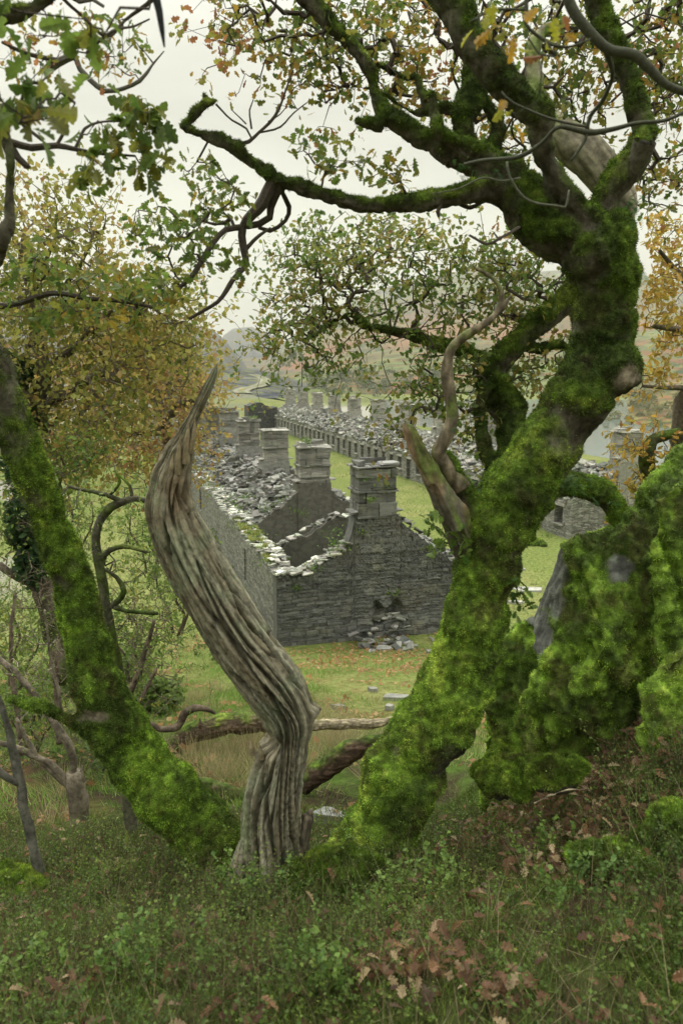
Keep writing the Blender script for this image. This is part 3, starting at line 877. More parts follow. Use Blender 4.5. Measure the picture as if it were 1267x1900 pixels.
def local_to_world(org, P, z):
    P = np.asarray(P, float)
    x = org[0] + P[:, 0] * ROWN[0] + P[:, 1] * ROWD[0]; y = org[1] + P[:, 0] * ROWN[1] + P[:, 1] * ROWD[1]
    return np.stack([x, y, P[:, 2] + z], 1)
def rubble():
    rg = np.random.default_rng(77); mb = MB(); w = 6.6
    pale = np.array([.36, .36, .32]); mid = np.array([.22, .22, .20])
    def add(org, z, P, size, col, **k):
        slates(mb, local_to_world(org, P, z), size, col, rg, **k)
    # neat pale slates bedded along the top of the near wall and gable
    for rowi in range(3):
        y = np.arange(.1, 26, .21) ; n = len(y)
        P = np.stack([-.0 + .12 + rowi * .23 + rg.normal(size=n) * .04, y + rg.normal(size=n) * .04, 2.40 + .12 * np.sin((88 - y) * .9) + rg.uniform(0, .07, n)], 1)
        keep = rg.random(n) < (.95 if rowi == 2 else .6)
        add(org1, 0, P[keep], .29, pale * (1.5 if rowi == 2 else 1.2), tilt=.12, th=.04)
    s = np.arange(.05, 2.5, .075); n = len(s)
    for rowi in range(3):
        zz = np.where(s < .9, 2.35, 2.35 + .55 * (s - .9)) + .03 + rg.uniform(0, .06, n)
        add(org1, 0, np.stack([s + rg.normal(size=n) * .03, .1 + rowi * .2 + rg.normal(size=n) * .05, zz], 1), .27, pale * 1.45, tilt=.22, th=.045)
    s = np.arange(4.2, 6.6, .09); n = len(s)
    add(org1, 0, np.stack([s, .3 + rg.normal(size=n) * .1, 4.0 - (s - 4.2) * .78 + .04], 1), .24, mid, tilt=.3)
    for org, z, n_, near in ((org1, 0, 11, True), (org2, -.1, 10, False)):
        Lr = n_ * 8
        # cross-wall copings
        for k in range(1, 2 * n_ + 1):
            t = k * 4.0; ap = 4.1 if k % 2 == 0 else 3.5
            m = 60 if near else 50
            s = rg.uniform(.7, w - .7, m); zz = 1.9 + (ap - 1.9) * (1 - np.abs(s - w / 2) / (w / 2)) + rg.uniform(-.02, .08, m)
            add(org, z, np.stack([s, t + rg.uniform(.02, .45, m), zz], 1), .24, pale * .8, tilt=.22, th=.04)
        # long-wall copings
        for sx in (.05, .3, .55, w - .5, w - .15):
            y = np.arange(.3, Lr, .32); n = len(y)
            if near and sx < 1: y = y[y > 25]; n = len(y)
            add(org, z, np.stack([sx + rg.normal(size=n) * .08, y, 2.25 + rg.uniform(0, .22, n) - (0 if near else .12 * (sx < 1))], 1), .33, pale * .85, tilt=.25, th=.05)
        # collapsed roofs: slates heaped between the walls
        n = 19000 if near else 17000
        y = rg.uniform(7 if near else .8, Lr, n); s = rg.uniform(.7, w - .7, n)
        hz = 1.95 + 1.35 * (1 - np.abs(s - w / 2) / (w / 2)) + .5 * fbm(np.stack([s, y, 0 * s], 1), .5, 3, 2) + rg.uniform(-.1, .25, n)
        if near: hz = hz * sm(5.5, 12, y)
        k = hz > .35
        add(org, z, np.stack([s, y, hz], 1)[k], .46, mid * 1.05 if near else pale * .85, tilt=.28, th=.075)
    # stones in and spilling from the breach of the near gable
    m = 26; s = rg.uniform(3.25, 4.25, m); add(org1, 0, np.stack([s, rg.uniform(-.05, .35, m), rg.uniform(.6, .72, m)], 1), .34, pale * 1.0, tilt=.2, th=.05)
    m = 34; s = 3.6 + rg.normal(size=m) * .5; y = -rg.uniform(.05, 1.6, m); add(org1, 0, np.stack([s, y, np.maximum(.02, .35 + y * .5) + rg.uniform(0, .04, m) * 1 + .06], 1), .30, mid * 1.1, tilt=.3, th=.04)
    # spill between the second row and the near end of the yard, and behind it
    n = 5000; s = rg.normal(size=n) * 1.8 + 8.4; y = rg.uniform(-3, 60, n)
    zz = np.maximum(0, 1.5 - np.abs(s - 7) * .55) + rg.uniform(0, .1, n)
    add(org2, -.1, np.stack([s, y, zz], 1), .4, pale * .75, tilt=.35, th=.07)
    o = mb.build('slate_rubble', M_SLAB); tag(o, 'loose roofing and walling slates heaped on and between the ruined walls', kind='stuff')
    # the heap filling under the slates
    for nm, org, z, n_, y0, c in (('rubble_heap', org1, 0, 11, 14, DARK * 1.2), ('rubble_heap', org2, -.1, 10, .7, GREY * 1.1)):
        L_ = n_ * 8; ys = np.arange(y0, L_ - .1, .4); ss = np.linspace(.78, w - .68, 16)
        Y_, S_ = np.meshgrid(ys, ss, indexing='ij')
        h = 1.9 + 1.35 * (1 - np.abs(S_ - w / 2) / (w / 2)) + .5 * fbm(np.stack([S_.ravel(), Y_.ravel(), 0 * S_.ravel()], 1), .5, 3, 2).reshape(S_.shape)
        if org is org1: h = h * sm(5.5, 12, Y_)
        P = local_to_world(org, np.stack([S_.ravel(), Y_.ravel(), h.ravel()], 1), z)
        a, b = S_.shape; i = np.arange(a - 1)[:, None] * b; j = np.arange(b - 1)[None]
        hm = MB(); hm.add(P, np.stack([i + j, i + b + j, i + b + j + 1, i + j + 1], -1).reshape(-1, 4), c)
        tag(hm.build(nm, M_WALL, smooth=True), 'collapsed roof and wall filling of a ruined terrace', kind='stuff')
    return
rubble()

# the dark hut wall at the far end of the yard
def far_hut():
    c = hit(486, 758)
    mb = MB()
    e = empty('ruined_hut', (c[0], c[1], 0), 'dark ruined slate hut at the far end of the grassy yard', 'ruined hut', None, R(16.4))
    P = W(486, 750, 112)
    e.location = (P[0], P[1], ground_z(P[0], P[1])[0] - .5)
    wall_mesh(mb, (-2, 0), (2.2, 0), 3.2, lambda x: 4.1 + .25 * math.sin(x * 1.3) - .15 * abs(x - 2), step=.3, col=DARK * .75, seed=9)
    child(mb, 'wall', M_WALL, e)
    d = MB(); block(d, -.6, .5, -.1, .2, 2.9, 3.05, GREY, None); child(d, 'lintel', M_BLOCK, e)
far_hut()

# fallen slabs on the ground below the gable and along the path, each a stone of its own
def slab(px, py, hwpx, aspect, label, tilt=.1, col=(.27, .27, .25), Yo=None, th=.06, sz=None):
    rg = np.random.default_rng(int(px * 7 + py))
    p = hit(px, py) if Yo is None else W(px, py, Yo)
    r = hwpx * p[1] / F if sz is None else sz
    k = 7; a = np.sort(rg.uniform(0, 2 * math.pi, k) * .35 + np.arange(k) * 2 * math.pi / k)
    rr = r * rg.uniform(.75, 1.1, k)
    xy = np.stack([np.cos(a) * rr, np.sin(a) * rr * aspect], 1)
    n = nrm(np.array([rg.normal() * tilt, -abs(rg.normal()) * tilt, 1]))
    z = -(xy @ n[:2]) / n[2]
    up = np.column_stack([xy, z]) + n * th * .5; dn = np.column_stack([xy * 1.04, z]) - n * th
    ins = np.column_stack([xy * .93, z]) + n * th * .62
    V = np.vstack([dn, up, ins, [[0, 0, th * .62]]])
    j = np.arange(k); j2 = (j + 1) % k
    mb = MB(); mb.add(V, [np.stack([j, j2, k + j2, k + j], -1), np.stack([k + j, k + j2, 2 * k + j2, 2 * k + j], -1), np.stack([2 * k + j, 2 * k + j2, np.full(k, 3 * k)], -1)], np.array(col) * rg.uniform(.85, 1.15))
    me = mb.mesh('slate_slab'); me.materials.append(M_SLAB)
    o = bpy.data.objects.new('slate_slab', me); scene.collection.objects.link(o); o.location = tuple(p + [0, 0, .075])
    return tag(o, label, 'stone slab', 'slate slabs lying on the ground')
for a in [(710, 1207, 26, .55, 'large flat slate slab on the grass below the breach in the gable', .05),
          (700, 1185, 9, .7, 'small grey slate just above the large flat slab', .2),
          (686, 1192, 10, .6, 'small slate at the upper left of the large flat slab', .2),
          (722, 1178, 11, .6, 'slate lying against the wall foot below the breach', .25),
          (672, 1176, 8, .6, 'little slate at the wall foot left of the breach', .25),
          (740, 1190, 8, .7, 'little slate in the grass right of the large flat slab', .25),
          (797, 1212, 9, .7, 'pale slate beside the left edge of the big oak trunk', .2),
          (733, 1300, 34, .35, 'long pale path slab left of the oak trunk', .03),
          (722, 1318, 12, .6, 'square pale path slab just below the long one', .05),
          (628, 1318, 16, .4, 'grey path slab in the straw grass above the broken knee of the snag', .05),
          (690, 1285, 14, .4, 'thin slab in the leaf litter above the long path slab', .05),
          (975, 1097, 36, .45, 'broad pale slab on the turf seen between oak and boulder', .03, (.42, .42, .38)),
          (965, 1058, 12, .4, 'small pale slab above the broad one between oak and boulder', .03, (.42, .42, .38)),
          (958, 1120, 20, .4, 'half hidden slab below the broad pale one between oak and boulder', .03, (.35, .35, .3)),
          (610, 1530, 40, .5, 'tilted grey slab in the grass between snag and oak foot', .12, (.30, .31, .30)),
          (20, 1655, 26, .6, 'grey slate poking from the moss at the left edge', .15, (.2, .21, .2))]:
    slab(*a)
# ---------------------------------------------------------------- bark, moss, dead wood
BR1 = np.array([.060, .053, .036]); BR2 = np.array([.125, .118, .085])
MS1 = np.array([.070, .108, .022]); MS2 = np.array([.165, .265, .034]); MS3 = np.array([.31, .41, .065])
def moss_amount(V, N, bias=0.0, zw=.55, f=2.2, seed=0):
    m = bias + zw * N[:, 2] + .9 * fbm(V, f, 3, seed) + .35 * pn(V, f * 5, seed + 4)
    return sm(-.25, .35, m)
def moss_col(P, N=None, seed=0, bright=1.0):
    a = fbm(P, 2.6, 3, seed + 1) + .35 * pn(P, 14, seed + 2)
    k = sm(-.35, .25, a)[:, None]; c = MS1 * (1 - k) + MS2 * k
    o = sm(.0, .45, fbm(P, 3.7, 3, seed + 21) + .3 * pn(P, 23, seed))[:, None] * .75; c = c * (1 - o) + np.array([.085, .08, .028]) * o
    k = sm(.2, .6, a + .25 * pn(P, 31, seed + 3))[:, None]; c = c * (1 - k) + MS3 * k
    cc = pn(P, 21, seed + 30) + .6 * pn(P, 43, seed + 31)
    return c * bright * (1 + .5 * np.clip(cc * 1.3, -.8, .9))[:, None]
def bark_col(P, seed=0):
    a = fbm(P * np.array([1, 1, .35]), 9, 4, seed + 5)
    k = sm(-.3, .4, a)[:, None]; return BR1 * (1 - k) + BR2 * k
def mossy_skin(name, V, Fs, parent, bias=0., lump=.028, seed=0, nf=60000, flen=.014, bright=1.0, zw=.55, dead=None, moss_name='moss'):
    N = vnormals(V, Fs)
    m = moss_amount(V, N, bias, zw, seed=seed)
    if dead is not None: m = m * (1 - dead)
    ridge_ = np.abs(fbm(V * np.array([1, 1, .4]), 11, 3, seed + 8))
    bl = -.012 * (1 - np.clip(ridge_ * 4, 0, 1))
    clump = np.clip(fbm(V, 9, 3, seed + 6) + .25, -.3, 1)
    V2 = V + N * (m * lump * (.2 + .9 * clump) + 1.25 * lump * m * np.abs(pn(V * np.array([1, 1, .75]), 13, seed + 1)) + .5 * lump * m * np.abs(pn(V, 27, seed + 7)) - .25 * lump + (1 - m) * bl + .006 * m * pn(V, 55, seed) + .035 * fbm(V, 2.3, 2, seed + 2))[:, None]
    bf = (lambda Z: np.interp(Z, [7.0, 9.2], [bright.max(), bright.min()])[:, None]) if isinstance(bright, np.ndarray) else (lambda Z: bright)
    C = bark_col(V, seed) * (1 - m[:, None]) + moss_col(V, None, seed) * bf(V[:, 2]) * .6 * m[:, None]
    if dead is not None:
        dc = np.array([.27, .23, .17]) * (.7 + .6 * sm(-.4, .4, fbm(V * np.array([1, 1, .2]), 18, 3, seed)))[:, None]
        C = C * (1 - dead[:, None]) + dc * dead[:, None]
    mb = MB(); mb.add(V2, Fs, C)
    o = mb.build(name, M_BARK, parent, smooth=True)
    N2 = vnormals(V2, Fs)
    fz = MB()
    fuzz(fz, V2, Fs, N2, m ** 1.5 + .01, nf, flen, lambda p, n: moss_col(p, n, seed, 1.1) * bf(p[:, 2]) * rng.uniform(.4, 1.8, (len(p), 1)), width=.34, lean=(0, 0, -.15))
    g = fz.build(moss_name, M_MOSS, parent); g['kind'] = 'stuff'
    return o
def fern(mb, p, d, L, col, rg):
    n = 15; t = np.linspace(0, 1, n)[:, None]
    d = nrm(d); path = p + d * L * t + np.array([0, 0, -1.0]) * L * .45 * t ** 2
    s = nrm(np.cross(d, [0, 0, 1.0]) + rg.normal(size=3) * .2)
    T = nrm(np.gradient(path, axis=0))
    for sg in (-1, 1):
        w = (L * .24 * np.sin(np.clip(t * 1.02 + .06, 0, 1) * math.pi) ** .6)
        a = path - T * L * .018; b = path + T * L * .018; tip = path + sg * s * w + T * w * .35
        V = np.stack([a, b, tip], 1).reshape(-1, 3)
        mb.add(V, np.arange(3 * n).reshape(n, 3), np.asarray(col) * rg.uniform(.7, 1.3))
OAK = ([[.09, .15, .03], [.14, .21, .04], [.21, .22, .04], [.34, .25, .04], [.30, .15, .05], [.20, .10, .05]], [4, 4, 3, 2.5, 2, 1.5])
OAK_TOP = ([[.07, .13, .03], [.12, .18, .04], [.24, .24, .05], [.38, .25, .05], [.34, .16, .07], [.24, .11, .07]], [3.5, 4, 3, 2.5, 2.2, 1.6])
GOLD = ([[.15, .19, .045], [.26, .27, .06], [.38, .33, .09], [.42, .28, .09], [.32, .18, .08], [.24, .15, .08]], [4, 4, 3, 2, 1.4, 1])
ORANGE = ([[.18, .20, .05], [.42, .34, .07], [.50, .32, .07], [.44, .22, .07], [.32, .15, .07]], [2, 3, 3, 1.6, 1])
TW = np.array([.075, .062, .05])

# ---------------------------------------------------------------- the big mossy oak in the middle
def main_oak():
    base = W(685, 1610, 4.35)
    e = empty('oak_tree', base, 'big leaning oak with thick green moss on its trunk, forking in front of the ruins', 'oak tree')
    u = MB()
    trunk = [(645, 1700, 104, 4.30), (672, 1640, 80, 4.32), (696, 1570, 72, 4.35), (720, 1500, 70, 4.38), (768, 1400, 72, 4.4), (826, 1310, 66, 4.4), (862, 1215, 58, 4.4), (888, 1110, 53, 4.42),
             (912, 1010, 58, 4.45), (962, 915, 60, 4.45), (1018, 825, 60, 4.45), (1074, 735, 58, 4.45), (1115, 650, 53, 4.5), (1127, 560, 51, 4.5), (1128, 480, 53, 4.5), (1116, 415, 58, 4.5)]
    limb(u, trunk, nseg=28, wob=.02, k=.97)
    A = {}
    A['L1'] = limb(u, [(1120, 470, 58, 4.5), (1075, 440, 60, 4.5), (1025, 425, 58, 4.5), (985, 385, 52, 4.5), (950, 350, 42, 4.5)], nseg=20)
    A['L1a'] = limb(u, [(985, 390, 40, 4.5), (940, 358, 34, 4.48), (880, 355, 30, 4.45), (800, 374, 23, 4.4), (700, 386, 20, 4.35), (620, 372, 19, 4.3), (545, 348, 19, 4.3), (495, 325, 19, 4.3), (440, 285, 18, 4.3), (400, 264, 13, 4.3),
                         (350, 246, 9, 4.3), (334, 240, 8, 4.3)], k=0.74, wob=.014, nseg=14)
    limb(u, [(338, 244, 8, 4.3), (352, 226, 7, 4.3), (372, 205, 7, 4.3), (388, 196, 6, 4.3), (402, 188, 4, 4.3)], nseg=8)
    limb(u, [(384, 198, 5, 4.3), (381, 183, 4, 4.3), (377, 174, 2, 4.3)], nseg=8)
    A['L1b'] = limb(u, [(985, 385, 44, 4.5), (945, 330, 42, 4.5), (895, 305, 40, 4.5), (840, 292, 32, 4.5), (785, 258, 27, 4.5), (730, 226, 25, 4.5), (702, 200, 20, 4.5), (686, 145, 18, 4.5), (658, 95, 18, 4.5), (604, 42, 18, 4.5),
                         (560, -10, 17, 4.5), (520, -70, 15, 4.5)], k=0.80, wob=.014, nseg=16)
    limb(u, [(710, 232, 14, 4.5), (690, 236, 8, 4.5), (661, 226, 5, 4.5)], nseg=8)
    limb(u, [(880, 290, 22, 4.45), (840, 268, 18, 4.42), (815, 248, 15, 4.4), (803, 210, 12, 4.4), (797, 172, 11, 4.4)], nseg=12)
    A['L1c'] = limb(u, [(880, 300, 30, 4.6), (855, 245, 25, 4.65), (868, 195, 26, 4.7), (878, 150, 22, 4.7), (866, 110, 14, 4.7), (845, 60, 10, 4.7), (850, 0, 9, 4.7), (830, -50, 8, 4.7)], k=0.78, wob=.014, nseg=14)
    A['L1d'] = limb(u, [(905, 300, 26, 4.7), (922, 245, 19, 4.75), (905, 205, 15, 4.8), (888, 170, 12, 4.8), (896, 110, 9, 4.8), (880, 50, 7, 4.8)], k=0.80, wob=.014, nseg=12)
    A['L1e'] = limb(u, [(870, 220, 12, 4.7), (820, 205, 13, 4.75), (775, 210, 12, 4.75), (735, 190, 9, 4.75), (700, 170, 6, 4.75), (650, 160, 4, 4.75)], k=0.75, wob=.014, nseg=10)
    A['L1f'] = limb(u, [(790, 208, 10, 4.75), (782, 165, 9, 4.75), (765, 145, 7, 4.75), (735, 140, 6, 4.75), (700, 120, 5, 4.75)], k=0.80, wob=.014, nseg=10)
    A['L2'] = limb(u, [(1095, 425, 46, 4.45), (1050, 370, 27, 4.35), (1015, 310, 24, 4.3), (1002, 255, 27, 4.25), (1000, 215, 34, 4.2), (962, 188, 38, 4.2), (925, 150, 37, 4.2), (880, 90, 36, 4.2), (845, 30, 38, 4.2), (805, -40, 40, 4.2), (760, -120, 38, 4.2)], k=0.84, wob=.014, nseg=20)
    A['L4'] = limb(u, [(1110, 420, 42, 4.5), (1135, 355, 31, 4.45), (1172, 305, 29, 4.42), (1190, 262, 25, 4.45), (1180, 210, 22, 4.5), (1163, 150, 26, 4.5), (1138, 85, 26, 4.5), (1112, 20, 27, 4.5), (1092, -50, 28, 4.5)], k=0.84, wob=.014, nseg=18)
    A['L6'] = limb(u, [(905, 985, 46, 4.6), (915, 915, 38, 4.9), (945, 850, 34, 5.2), (948, 790, 33, 5.4), (922, 735, 30, 5.5), (918, 690, 27, 5.5), (945, 650, 27, 5.5), (985, 610, 28, 5.5), (1030, 580, 30, 5.5), (1062, 545, 27, 5.5), (1085, 490, 20, 5.5), (1100, 420, 14, 5.5)], k=0.86, wob=.014, nseg=16)
    limb(u, [(945, 800, 26, 5.4), (955, 765, 24, 5.4), (945, 735, 18, 5.4), (935, 700, 8, 5.4)], nseg=12)
    A['L6b'] = limb(u, [(928, 700, 16, 5.5), (880, 660, 13, 5.6), (800, 636, 12, 5.8), (740, 620, 12, 5.9), (700, 612, 11, 6.0), (672, 606, 9, 6.0), (655, 585, 6, 6.0), (620, 600, 4, 6.1), (590, 620, 3, 6.2)], k=0.80, wob=.014, nseg=10)
    A['L6c'] = limb(u, [(925, 905, 16, 5.0), (905, 850, 10, 5.1), (893, 800, 9, 5.2), (890, 750, 8, 5.3), (905, 715, 9, 5.4)], nseg=10)
    A['L6d'] = limb(u, [(960, 640, 12, 5.5), (1000, 650, 8, 5.5), (1030, 640, 7, 5.5), (1060, 650, 4, 5.5)], nseg=8)
    A['L8'] = limb(u, [(895, 975, 36, 4.45), (860, 915, 28, 4.42), (832, 868, 20, 4.4), (820, 845, 15, 4.4)], k=0.85, wob=.014, nseg=12)
    A['L9'] = limb(u, [(950, 985, 34, 4.8), (1000, 925, 26, 5.1), (1050, 902, 25, 5.3), (1105, 912, 25, 5.4), (1145, 948, 25, 5.4), (1180, 1010, 24, 5.4)], k=0.85, wob=.014, nseg=14)
    # burls and root swellings
    for (px, py, Y, r) in [(880, 1160, 4.38, .17), (1095, 470, 4.45, .17), (1135, 690, 4.42, .16)]:
        c = W(px, py, Y); n = 14
        th = np.linspace(0, math.pi, n); V, fs, _ = tube_arrays(c + np.stack([0 * th, 0 * th, -np.cos(th) * r], 1), np.maximum(np.sin(th) * r, .002), 16)
        u.add(V, fs)
    V, Fs = union(u, .0125, 5)
    # bare wood where the bark is gone
    dead = np.zeros(len(V))
    for (px, py, Y, r) in [(715, 1395, 4.2, .13), (1158, 700, 4.3, .09)]:
        dead = np.maximum(dead, 1 - sm(.4, 1, np.linalg.norm(V - W(px, py, Y), axis=1) / r + .3 * pn(V, 9)))
    low = sm(9.2, 7.0, V[:, 2])                     # the moss is thickest and brightest low down
    topz = sm(9.5, 10.3, V[:, 2])
    thick = .26 - .08 * topz + .25 * low
    mossy_skin('trunk', V, Fs, e, bias=thick, lump=.019, seed=3, nf=300000, flen=.012, bright=.70 + .6 * low, zw=.75, dead=dead, moss_name='moss')
    # broken stub on the left of the fork, half dead
    s = MB()
    limb(s, [(915, 1075, 36, 4.62), (878, 1030, 33, 4.5), (843, 965, 27, 4.38), (810, 900, 20, 4.33), (780, 840, 15, 4.32), (760, 800, 10, 4.3), (750, 782, 2, 4.3)], nseg=24)
    limb(s, [(800, 900, 9, 4.28), (778, 860, 7, 4.27), (764, 812, 4, 4.27), (760, 790, .8, 4.27)], nseg=10); limb(s, [(850, 985, 12, 4.3), (830, 940, 9, 4.28), (812, 905, 5, 4.27), (806, 885, 1, 4.27)], nseg=10)
    V, Fs = union(s, .009, 2)
    gr = fbm(V @ np.array([[1, 0, 0], [0, 1, 0], [.35, 0, .12]]), 16, 3, 2)
    N = vnormals(V, Fs); V = V + N * (.045 * (np.abs(gr) - .22))[:, None]
    mm = sm(-.1, .3, fbm(V, 4, 3, 7) + .45 * N[:, 0] + .1)
    warm = sm(.0, .3, fbm(V * np.array([1, 1, .4]), 5, 2, 5))[:, None]
    C = (np.array([.17, .15, .115]) * (1 - warm) + np.array([.27, .19, .12]) * warm) * (.7 + .8 * np.clip(np.abs(gr) * 2, 0, 1))[:, None]
    C = C * (1 - mm[:, None] * .8) + moss_col(V, None, 4) * mm[:, None] * .8
    b = MB(); b.add(V, Fs, C); o = b.build('broken_limb', M_WOOD, e, smooth=True); o['label'] = 'jagged broken limb pointing up left of the fork'
    # twisting dead limb rising from the same fork
    s = MB()
    for dx, k in ((0, 1.0), (7, .6), (-6, .55)):
        limb(s, [(858 + dx, 905, 17 * k, 4.4), (822 + dx, 858, 15 * k, 4.38), (812 + dx, 838, 13 * k, 4.36), (826 + dx * 1.2, 812, 11 * k, 4.35), (838 + dx, 775, 9 * k, 4.35), (834 + dx, 735, 9 * k, 4.35), (828 + dx, 690, 9 * k, 4.35), (836 + dx * .4, 650, 9 * k, 4.35),
                 (860 + dx * .2, 625, 9 * k, 4.33), (900, 600, 7 * k, 4.3), (928, 575, 5 * k, 4.3), (948, 548, 3 * k, 4.3)], nseg=12, step=.02)
    limb(s, [(916, 588, 5, 4.3), (932, 560, 5, 4.3), (925, 530, 5, 4.3), (905, 510, 5, 4.3), (880, 499, 4, 4.3)], nseg=8, wob=.01)
    V, Fs = union(s, .006, 1)
    C = np.array([.20, .165, .115]) * (.6 + .8 * sm(-.3, .4, fbm(V * np.array([1, 1, .2]), 25, 3)))[:, None]
    mm = sm(.1, .5, fbm(V, 6, 2, 3))[:, None] * .5; C = C * (1 - mm) + MS2 * mm
    b = MB(); b.add(V, Fs, C); b.build('dead_limb', M_WOOD, e, smooth=True)['label'] = 'thin twisted bare limb curling up from the fork'
    # pale dead limb in the crown, and the broken spike behind it
    s = MB()
    limb(s, [(1150, 440, 20, 4.75), (1150, 375, 30, 4.75), (1120, 322, 36, 4.75), (1085, 285, 38, 4.75), (1040, 252, 34, 4.78), (1005, 225, 28, 4.8), (988, 185, 21, 4.8), (990, 140, 17, 4.8), (986, 100, 14, 4.8), (1004, 62, 11, 4.8), (1026, 46, 9, 4.8), (1028, 66, 6, 4.8)], nseg=22)
    V, Fs = union(s, .010, 2); N = vnormals(V, Fs)
    gr = fbm(V @ np.array([[1, 0, .7], [0, 1, 0], [.9, 0, .3]]), 9, 3, 3); V = V + N * (.03 * (np.abs(gr) - .2))[:, None]
    C = np.array([.34, .31, .23]) * (.55 + .9 * np.clip(np.abs(gr) * 3, 0, 1))[:, None]
    mm = (sm(.15, .5, fbm(V, 5, 2, 9)) * .7)[:, None]; C = C * (1 - mm) + MS2 * mm
    b = MB(); b.add(V, Fs, C); b.build('dead_limb', M_WOOD, e, smooth=True)['label'] = 'pale barkless limb ending in a hooked spike in the crown'
    # hollow stub on the right limb
    s = MB(); P, r = pix_path([(1160, 330, 16, 4.42), (1185, 290, 20, 4.36), (1196, 262, 21, 4.32)]); P, r = catmull(P, r, .01)
    V, fs, _ = tube_arrays(P, r, 20, cap=False); s.add(V, fs, BR2)
    V, fs, _ = tube_arrays(P[-6:][::-1], r[-6:] * np.linspace(.8, .4, 6)[::-1], 20, cap=True); s.add(V, fs, BR1 * .4)
    n = 20; a = V[:0]
    s.build('hollow_stub', M_BARK, e, smooth=True)

    # twigs and leaves
    tw = MB(); lf = MB()
    rg = np.random.default_rng(21)
    drop = []
    for pts in ([(512, 325, 9, 4.3), (503, 345, 11, 4.3), (486, 380, 11, 4.3), (468, 400, 9, 4.3), (450, 425, 8, 4.3), (452, 470, 7, 4.3), (455, 490, 6, 4.3), (432, 518, 5, 4.25), (405, 560, 4, 4.2), (350, 592, 3, 4.2)],
                [(522, 332, 8, 4.3), (517, 355, 8, 4.32), (503, 385, 8, 4.35), (500, 405, 7, 4.35), (480, 418, 6, 4.35), (458, 422, 6, 4.32)],
                [(530, 336, 6, 4.3), (524, 358, 5, 4.35), (534, 385, 5, 4.4), (528, 410, 4, 4.4), (500, 430, 4, 4.4), (480, 425, 3, 4.4)],
                [(452, 424, 6, 4.3), (420, 428, 6, 4.25), (398, 450, 5, 4.2), (370, 490, 5, 4.15), (345, 520, 4, 4.1), (318, 545, 3, 4.1)],
                [(450, 470, 4, 4.3), (480, 440, 3, 4.3), (500, 425, 2, 4.3)]):
        drop.append(limb(tw, pts, nseg=7, col=TW, wob=.012, step=.035))
    bare = []
    for pts in ([(436, 268, 4, 4.3), (460, 262, 4, 4.3), (480, 245, 3, 4.3), (510, 215, 3, 4.3), (530, 170, 2, 4.3), (543, 130, 1.4, 4.3)], [(402, 195, 2, 4.3), (430, 225, 2, 4.3), (455, 240, 2, 4.3), (465, 256, 2, 4.3)],
                [(480, 246, 2, 4.3), (520, 235, 2, 4.3), (545, 210, 1.5, 4.3), (568, 188, 1, 4.3)], [(465, 240, 2, 4.3), (462, 205, 1.5, 4.3), (470, 185, 1, 4.3)], [(497, 225, 1.5, 4.3), (520, 212, 1.2, 4.3), (530, 200, 1, 4.3)],
                [(455, 232, 1.5, 4.3), (430, 205, 1, 4.3)], [(820, 376, 5, 4.4), (812, 392, 4, 4.38), (815, 402, 3, 4.38)], [(840, 370, 5, 4.5), (870, 385, 4, 4.6), (900, 372, 3, 4.6), (930, 385, 2, 4.6)],
                [(962, 420, 3, 4.1), (930, 440, 3, 4.0), (905, 452, 2.5, 4.0), (870, 436, 2, 4.0)], [(925, 443, 2, 4.0), (917, 432, 1.5, 4.0)]):
        bare.append(limb(tw, pts, nseg=5, col=TW, wob=.01, step=.03))
    topl = [A[k] for k in ('L1b', 'L1c', 'L1d', 'L1e', 'L1f', 'L4')] + [(A['L2'][0][12:], 0)]
    top = [(430, 45, 70, 55, 4.6, .4, 26), (520, 85, 70, 40, 4.6, .4, 26), (600, 110, 70, 70, 4.7, .4, 34), (640, 40, 80, 60, 4.8, .4, 30), (740, 60, 80, 80, 5.0, .5, 60), (760, 150, 90, 60, 5.1, .4, 40),
           (600, 160, 50, 30, 4.6, .3, 10), (900, 80, 70, 90, 5.2, .5, 60), (950, 220, 70, 60, 5.3, .4, 30), (1040, 60, 80, 80, 5.2, .5, 60), (1060, 180, 70, 60, 5.2, .4, 34), (1180, 90, 90, 90, 5.3, .6, 70), (1240, 170, 60, 70, 5.2, .6, 34),
           (940, 300, 50, 50, 5.2, .3, 16), (1220, 330, 60, 60, 5.2, .5, 40), (1230, 20, 60, 50, 5.0, .5, 26)]
    tops = blob_targets(top, rg)
    tops = np.vstack([tops, tops + rg.normal(size=tops.shape) * .14]); sp = spray(topl, tops, step=.075, r_tip=.0019, rcap=.018, rg=rg)
    twig_mesh(tw, sp, TW)
    p, d = leaf_sites(sp, 5, .6, .026, rg)
    leaves(lf, p, d, .046, OAK_TOP, 1, .25, .35, rg, wide=1.35)
    # leafy sprays along and under the long left limb
    lo = drop + [(A['L1a'][0][25:], 0)]
    tg = blob_targets([(290, 430, 55, 45, 4.1, .3, 26), (380, 330, 60, 40, 4.3, .3, 22), (370, 420, 50, 50, 4.2, .3, 26), (350, 500, 50, 40, 4.1, .3, 22), (420, 380, 60, 50, 4.3, .3, 20), (300, 520, 40, 30, 4.1, .2, 8), (420, 480, 40, 40, 4.2, .2, 12),
                       (600, 300, 55, 35, 4.3, .2, 16), (560, 275, 30, 22, 4.3, .2, 8), (700, 310, 50, 35, 4.4, .2, 20), (740, 330, 40, 25, 4.4, .2, 8), (260, 400, 30, 20, 4.1, .2, 6)], rg)
    sp = spray(lo, tg, step=.07, r_tip=.0017, rcap=.010, rg=rg)
    twig_mesh(tw, sp, TW)
    p, d = leaf_sites(sp, 4, .45, .024, rg)
    leaves(lf, p, d, .058, OAK, 2, .15, .3, rg)
